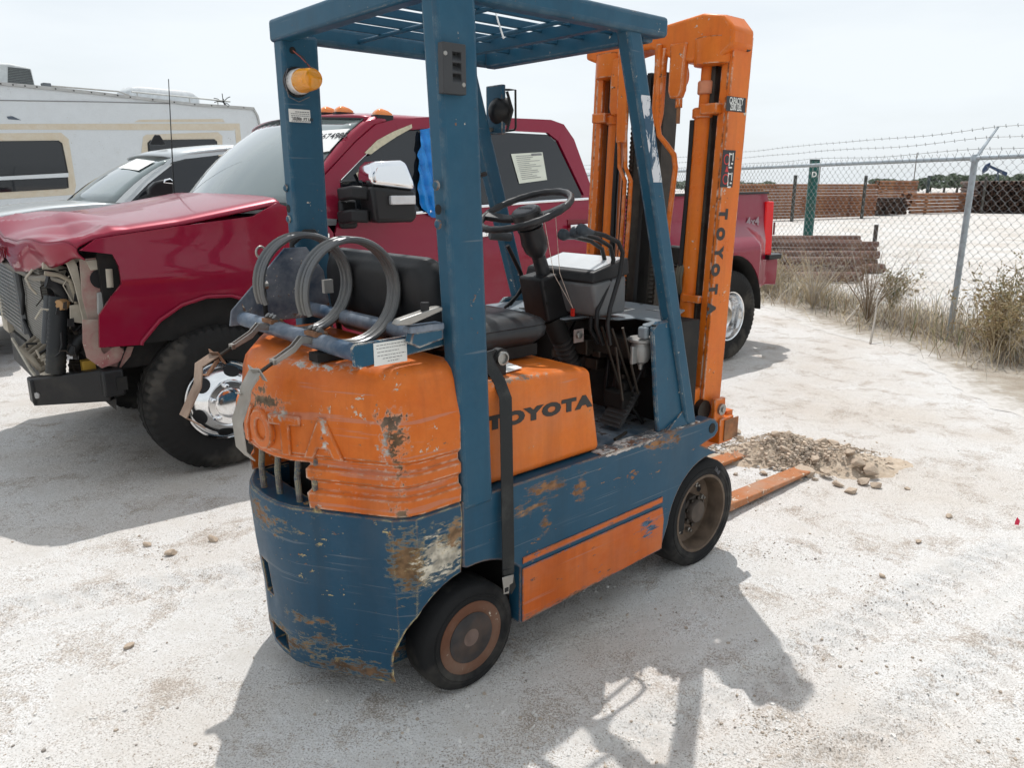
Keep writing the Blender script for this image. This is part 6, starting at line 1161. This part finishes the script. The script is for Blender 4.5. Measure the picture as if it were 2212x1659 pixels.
GR = [plain('dry straw', (.50, .41, .27), .85, var=.25, scale=2), plain('grey stalk', (.44, .40, .35), .9, var=.2, scale=2), plain('green weed', (.13, .16, .06), .85, var=.3, scale=2), plain('brown stalk', (.22, .15, .09), .9, var=.2, scale=2)]
rs = random.Random(8); sp = []
for _ in range(19000):
    x = rs.uniform(-2.8, 8.5); y = rs.gauss(-.10, .34); den = .5 + .5 * math.sin(x * 2.3 + 1) * math.sin(x * .9)
    if abs(y) > 1.0 or rs.random() > .25 + .75 * den: continue
    q = FN.world((x, y, 0)); h = rs.uniform(.04, .20) + (.34 * rs.random() ** 3) * (1 + (.6 if x < .5 else 0)); sp.append((q.x, q.y, h, rs.uniform(.05, .30) + .25 * rs.random() ** 2))
g_ = weed_mesh('w', sp, (5, 5, .7, 2), 4, 1).build('dry_grass', GR, None, smooth=0); tag(g_, 'dry straw coloured weeds along the foot of the fence', 'weeds', kind='stuff')
def shrub(name, x, y, h, w, n, label, mats, leaf=0, seed=0, flower=False):
    rs = random.Random(seed); g = FN.world((x, y, 0)); o = empty(name, g); tag(o, label, 'shrub', 'dry shrubs by the fence'); mb = MB(); lf = MB()
    for k in range(n):
        a = rs.uniform(0, 6.28); r_ = rs.uniform(.15, 1) * w; hh = h * rs.uniform(.5, 1); p = [V((0, 0, 0)), V((math.cos(a) * r_ * .3, math.sin(a) * r_ * .3, hh * .4)), V((math.cos(a) * r_ * .75, math.sin(a) * r_ * .75, hh * .75)), V((math.cos(a) * r_, math.sin(a) * r_, hh))]
        m_ = rs.choices(range(len(mats)))[0]; mb.tube(p, [.0042, .0034, .0025, .001], 3, caps=False, m=m_)
        for j in range(9):
            t = rs.uniform(.3, 1); i = min(int(t * 3), 2); q = p[i].lerp(p[i + 1], t * 3 - i); d = V((rs.gauss(0, 1), rs.gauss(0, 1), rs.gauss(.5, .8))).normalized() * rs.uniform(.04, .16); mb.tube([q, q + d * .6 + V((0, 0, .01)), q + d], [.002, .0016, .0008], 3, caps=False, m=m_)
            for _ in range(leaf):
                c = q + d * rs.uniform(.3, 1); e = V((rs.gauss(0, 1), rs.gauss(0, 1), rs.gauss(0, 1))).normalized() * rs.uniform(.008, .018); f = e.cross(V((rs.gauss(0, 1), rs.gauss(0, 1), 1))).normalized() * .007; lf.add([c - e, c + f, c + e, c - f], [(0, 1, 2, 3)], rs.choices((0, 1), (3, 1))[0])
    mb.build('stems', mats, o, smooth=0)
    if leaf: lf.build('leaves', [plain(name + ' leaf a ' + str(seed), (.33, .25, .13), .9, var=.3, scale=5), plain(name + ' leaf b ' + str(seed), (.30, .27, .14), .9, var=.3, scale=5)], o, smooth=0)
shrub('dry_shrub', -1.05, -.30, 1.05, .55, 70, 'tall tan shrub right of the fence post at the picture edge', [GR[0], GR[3]], 5, 1)
shrub('dry_shrub', -.95, .30, .66, .50, 80, 'brown bushy weed at the foot of the fence post on its right', [GR[3], GR[0]], 6, 2)
shrub('dry_shrub', .95, .30, .95, .55, 46, 'leafless grey brush left of the leaning fence post', [GR[1], GR[3]], 0, 3)
shrub('dry_shrub', 2.1, .30, .80, .60, 60, 'leafless pale tumbleweed brush in front of the loose pipes', [GR[1], GR[0]], 0, 4)
shrub('dry_shrub', 3.3, .25, .62, .55, 60, 'low tangled brush just right of the truck tail', [GR[1], GR[0]], 1, 5)
shrub('dry_shrub', 4.6, .20, .45, .50, 50, 'small straw coloured brush behind the truck tail', [GR[0], GR[1]], 2, 6)
shrub('green_weed', 1.7, -.55, .55, .35, 40, 'small green weed growing among the loose pipes', [GR[2], GR[0]], 6, 7)
shrub('green_weed', .1, -.75, .70, .45, 46, 'yellow green weed behind the leaning fence post', [GR[2], GR[0]], 6, 8)
for (xa, ya, xb, yb, lab) in ((1823, 700, 1905, 625, 'pale dead stick leaning in the weeds by the fence'), (1880, 742, 1885, 690, 'short upright pale stick at the edge of the weeds')):
    a = gnd(xa, ya); b = gnd(xb, yb + 40); b = b + V((0, 0, .45)); o = MB().tube([a, (a + b) / 2 + V((.01, 0, .02)), b], [.012, .009, .006], 6).build('stick', GR[1], None); tag(o, lab, 'stick')
# rocks
ROCK = NT('caliche rock'); v_ = ROCK.co(); ROCK.set(color=ROCK.mix(ROCK.rng(ROCK.noise(18, 5, .6, v_), .35, .65), (.42, .32, .235), (.55, .46, .37)), rough=.95, spec=.15); ROCK.bump(ROCK.noise(70, 4, .65, v_), .5, .008); ROCK = ROCK.mat
def rock_mesh(seed, sub=2):
    rs = random.Random(seed); bm = bmesh.new()
    for _ in range(16):
        d = V((rs.gauss(0, 1), rs.gauss(0, 1), rs.gauss(0, 1))).normalized() * rs.uniform(.75, 1.1); bm.verts.new(d)
    h_ = bmesh.ops.convex_hull(bm, input=bm.verts[:]); bmesh.ops.delete(bm, geom=[g for g in h_['geom_interior'] if isinstance(g, bmesh.types.BMVert)], context='VERTS'); bmesh.ops.bevel(bm, geom=bm.edges[:], offset=.05, segments=1, affect='EDGES')
    me = bpy.data.meshes.new('rock'); bm.to_mesh(me); bm.free(); me.materials.append(ROCK); return me
RM = [rock_mesh(s) for s in range(8)]
def rock(px, size, lab, grp, k, flat=.6, name='rock', zo=0.0):
    g = gnd(*px) if not isinstance(px, V) else px; rs = random.Random(k * 13); o = bpy.data.objects.new(name, RM[k % 8]); col.objects.link(o); h = ground_z(g.x, g.y) + zo
    o.location = (g.x, g.y, h + size * flat * .55); o.scale = (size * rs.uniform(.85, 1.3), size * rs.uniform(.7, 1), size * flat); o.rotation_euler = (rs.uniform(-.4, .4), rs.uniform(-.4, .4), rs.uniform(0, 6.28)); tag(o, lab, 'rock', grp); return o
# the heap in front of the forks
HC = gnd(1775, 1005)
FT = FK.world((2.50, .60, 0))
def heap(x, y):
    d1 = ((x - 1.60) / .36) ** 2 + ((y - 4.36) / .24) ** 2; d2 = ((x - 1.92) / .32) ** 2 + ((y - 4.10) / .22) ** 2; d3 = ((x - 1.95) / .5) ** 2 + ((y - 4.25) / .16) ** 2
    d4 = ((x - FT.x) / .20) ** 2 + ((y - FT.y) / .14) ** 2
    return .045 * np.exp(-d4) + .12 * np.exp(-d1 * 2.2) + .09 * np.exp(-d2 * 2.2) + .04 * np.exp(-d3 * 1.6)
hx = np.linspace(.7, 2.75, 90); hy = np.linspace(3.75, 4.85, 60); HX, HY = np.meshgrid(hx, hy); HZ = heap(HX, HY) + .030 * np.clip(heap(HX, HY) * 14, 0, 1) * fbm(HX, HY, 22, 4, 40) * 2 + ground_h(HX, HY) - .024 + .030 * fbm(HX, HY, 7, 4, 71)
mb = MB(); mb.add([tuple(p) for p in np.stack([HX.ravel(), HY.ravel(), HZ.ravel()], 1)], [(j * 90 + i, j * 90 + i + 1, (j + 1) * 90 + i + 1, (j + 1) * 90 + i) for j in range(59) for i in range(89)])
mdi = NT('loose dirt'); v_ = mdi.co(); mdi.set(color=mdi.mix(mdi.rng(mdi.noise(14, 6, .7, v_), .35, .65), (.43, .34, .255), (.56, .47, .375)), rough=.95, spec=.1); mdi.bump(mdi.noise(60, 4, .7, v_), .7, .015)
hp_ = mb.build('dirt_pile', mdi.mat, None); tag(hp_, 'low heap of loose tan dirt in front of the forks', 'dirt pile')
def hz_(x, y): return float(heap(np.array(x), np.array(y)))
for k, (px, s) in enumerate(sorted((((1798, 985), .075), ((1832, 1012), .06), ((1852, 1024), .07), ((1880, 1030), .075), ((1866, 1045), .055), ((1892, 1052), .05), ((1838, 1062), .05), ((1770, 985), .06), ((1728, 968), .05), ((1700, 972), .045), ((1672, 980), .05), ((1690, 995), .045), ((1760, 1010), .05), ((1740, 1025), .075), ((1785, 1030), .05), ((1715, 1032), .035), ((1810, 1048), .045), ((1665, 1010), .04), ((1650, 1025), .035), ((1640, 1042), .03), ((1770, 962), .04), ((1745, 985), .035), ((1826, 990), .04)))):
    g = gnd(*px); rock(px, s * .72, 'tan rock lying on the dirt heap, %s from the left' % ORD[k], 'rocks on the dirt heap', k, .62, zo=hz_(g.x, g.y) * .9)
for k, (px, s, lab) in enumerate((((460, 1166), .030, 'small pale stone on the sunlit ground left of the forklift'), ((600, 925), .02, 'small stone under the nose of the red truck'), ((1590, 935), .045, 'grey rock beside the mast foot'), ((1600, 950), .035, 'flat grey stone next to the mast foot'), ((1960, 1055), .018, 'lone pebble right of the dirt heap'), ((2050, 1115), .020, 'lone dark pebble far right of the dirt heap'), ((1985, 1170), .018, 'small stone on the sunlit ground right of the front wheel'), ((370, 1195), .028, 'larger stone of the pair left of the forklift'), ((318, 1178), .022, 'smaller stone of the pair left of the forklift'), ((1905, 1245), .018, 'dark pebble near the tyre tracks at right'), ((278, 1395), .02, 'pebble on the ground at the lower left'))):
    rock(px, s, lab, None, k + 30, .6, 'stone')
# countless chips and pebbles
rs = random.Random(21); mb = MB(); PB_ = [plain('pebble pale', (.60, .58, .55), .95, var=.15), plain('pebble tan', (.38, .32, .26), .95, var=.2), plain('pebble grey', (.28, .25, .22), .95, var=.2), plain('pebble sand', (.47, .38, .295), .95, var=.2)]
base = []
for s in range(5):
    r2 = random.Random(s); base.append([V((math.cos(a) * r2.uniform(.7, 1.1), math.sin(a) * r2.uniform(.6, 1), -.3)) for a in np.linspace(0, 6.28, 6)[:-1]] + [V((math.cos(a + .5) * r2.uniform(.45, .75), math.sin(a + .5) * r2.uniform(.4, .7), r2.uniform(.35, .7))) for a in np.linspace(0, 6.28, 6)[:-1]])
fs_ = [(i, (i + 1) % 5, (i + 1) % 5 + 5, i + 5) for i in range(5)] + [(5, 6, 7, 8, 9)]
def pebble(x, y, s, z=0, m=None):
    b = rs.choice(base); a = rs.uniform(0, 6.28); ca, sa = math.cos(a), math.sin(a); h = ground_z(x, y) + z; mb.add([(x + (p.x * ca - p.y * sa) * s, y + (p.x * sa + p.y * ca) * s, h + p.z * s * .75 + s * .1) for p in b], fs_, rs.choices((0, 1, 2), (7, 2, .5))[0] if m is None else m)
for _ in range(42000):
    px, py = rs.uniform(-60, 2280), 1700 - 900 * rs.random() ** 1.5; g = gnd(px, py)
    cl = .5 + .5 * math.sin(g.x * 3.1 + math.sin(g.y * 2.3) * 2) * math.sin(g.y * 2.7 + g.x)
    if rs.random() > .12 + .88 * cl * cl: continue
    pebble(g.x, g.y, rs.uniform(.0014, .0036) * (1 + (1.8 if rs.random() < .04 else 0)))
for _ in range(2600):                                             # heap debris
    x, y = rs.gauss(1.70, .18), rs.gauss(4.26, .13); pebble(x, y, rs.uniform(.003, .008) * (1 + (1.8 if rs.random() < .10 else 0)), hz_(x, y) * .95, rs.choice((3, 3, 1, 1, 3)))
for _ in range(500): x, y = rs.gauss(1.22, .16), rs.gauss(4.40, .12); pebble(x, y, rs.uniform(.005, .02), 0, rs.choice((0, 1, 2)))
for (cx, cy, n_, sd) in ((700, 1290, 40, 25), (1660, 1190, 70, 40), (1900, 1270, 120, 70), (2010, 1310, 90, 50), (330, 1190, 60, 40), (350, 1120, 40, 60), (1660, 1560, 90, 40), (1740, 1590, 60, 40)):
    for _ in range(n_): g = gnd(rs.gauss(cx, sd), rs.gauss(cy, sd * .35)); pebble(g.x, g.y, rs.uniform(.0022, .006), 0, rs.choice((0, 0, 1, 1, 2)))
pb_ = mb.build('gravel', PB_, None, smooth=0); tag(pb_, 'scattered stone chips and gravel lying on the pale yard', 'gravel', kind='stuff')
for (px, lab) in (((2197, 1135), 'tiny pink scrap of plastic on the ground at the right'), ((603, 1046), 'tiny red scrap on the ground by the counterweight')):
    g = gnd(*px); o = MB().add([(-.012, 0, .003), (.004, -.006, .004), (.010, 0, .022), (-.002, .004, .040), (-.010, .002, .02)], [(0, 1, 2, 3, 4)]).add([(-.012, .001, .003), (.004, -.005, .004), (.010, .001, .022), (-.002, .005, .040), (-.010, .003, .02)], [(4, 3, 2, 1, 0)]).build('plastic_scrap', plain('pink plastic ' + str(px[0]), (.65, .03, .08), .5), None, smooth=0, loc=g); tag(o, lab, 'scrap')
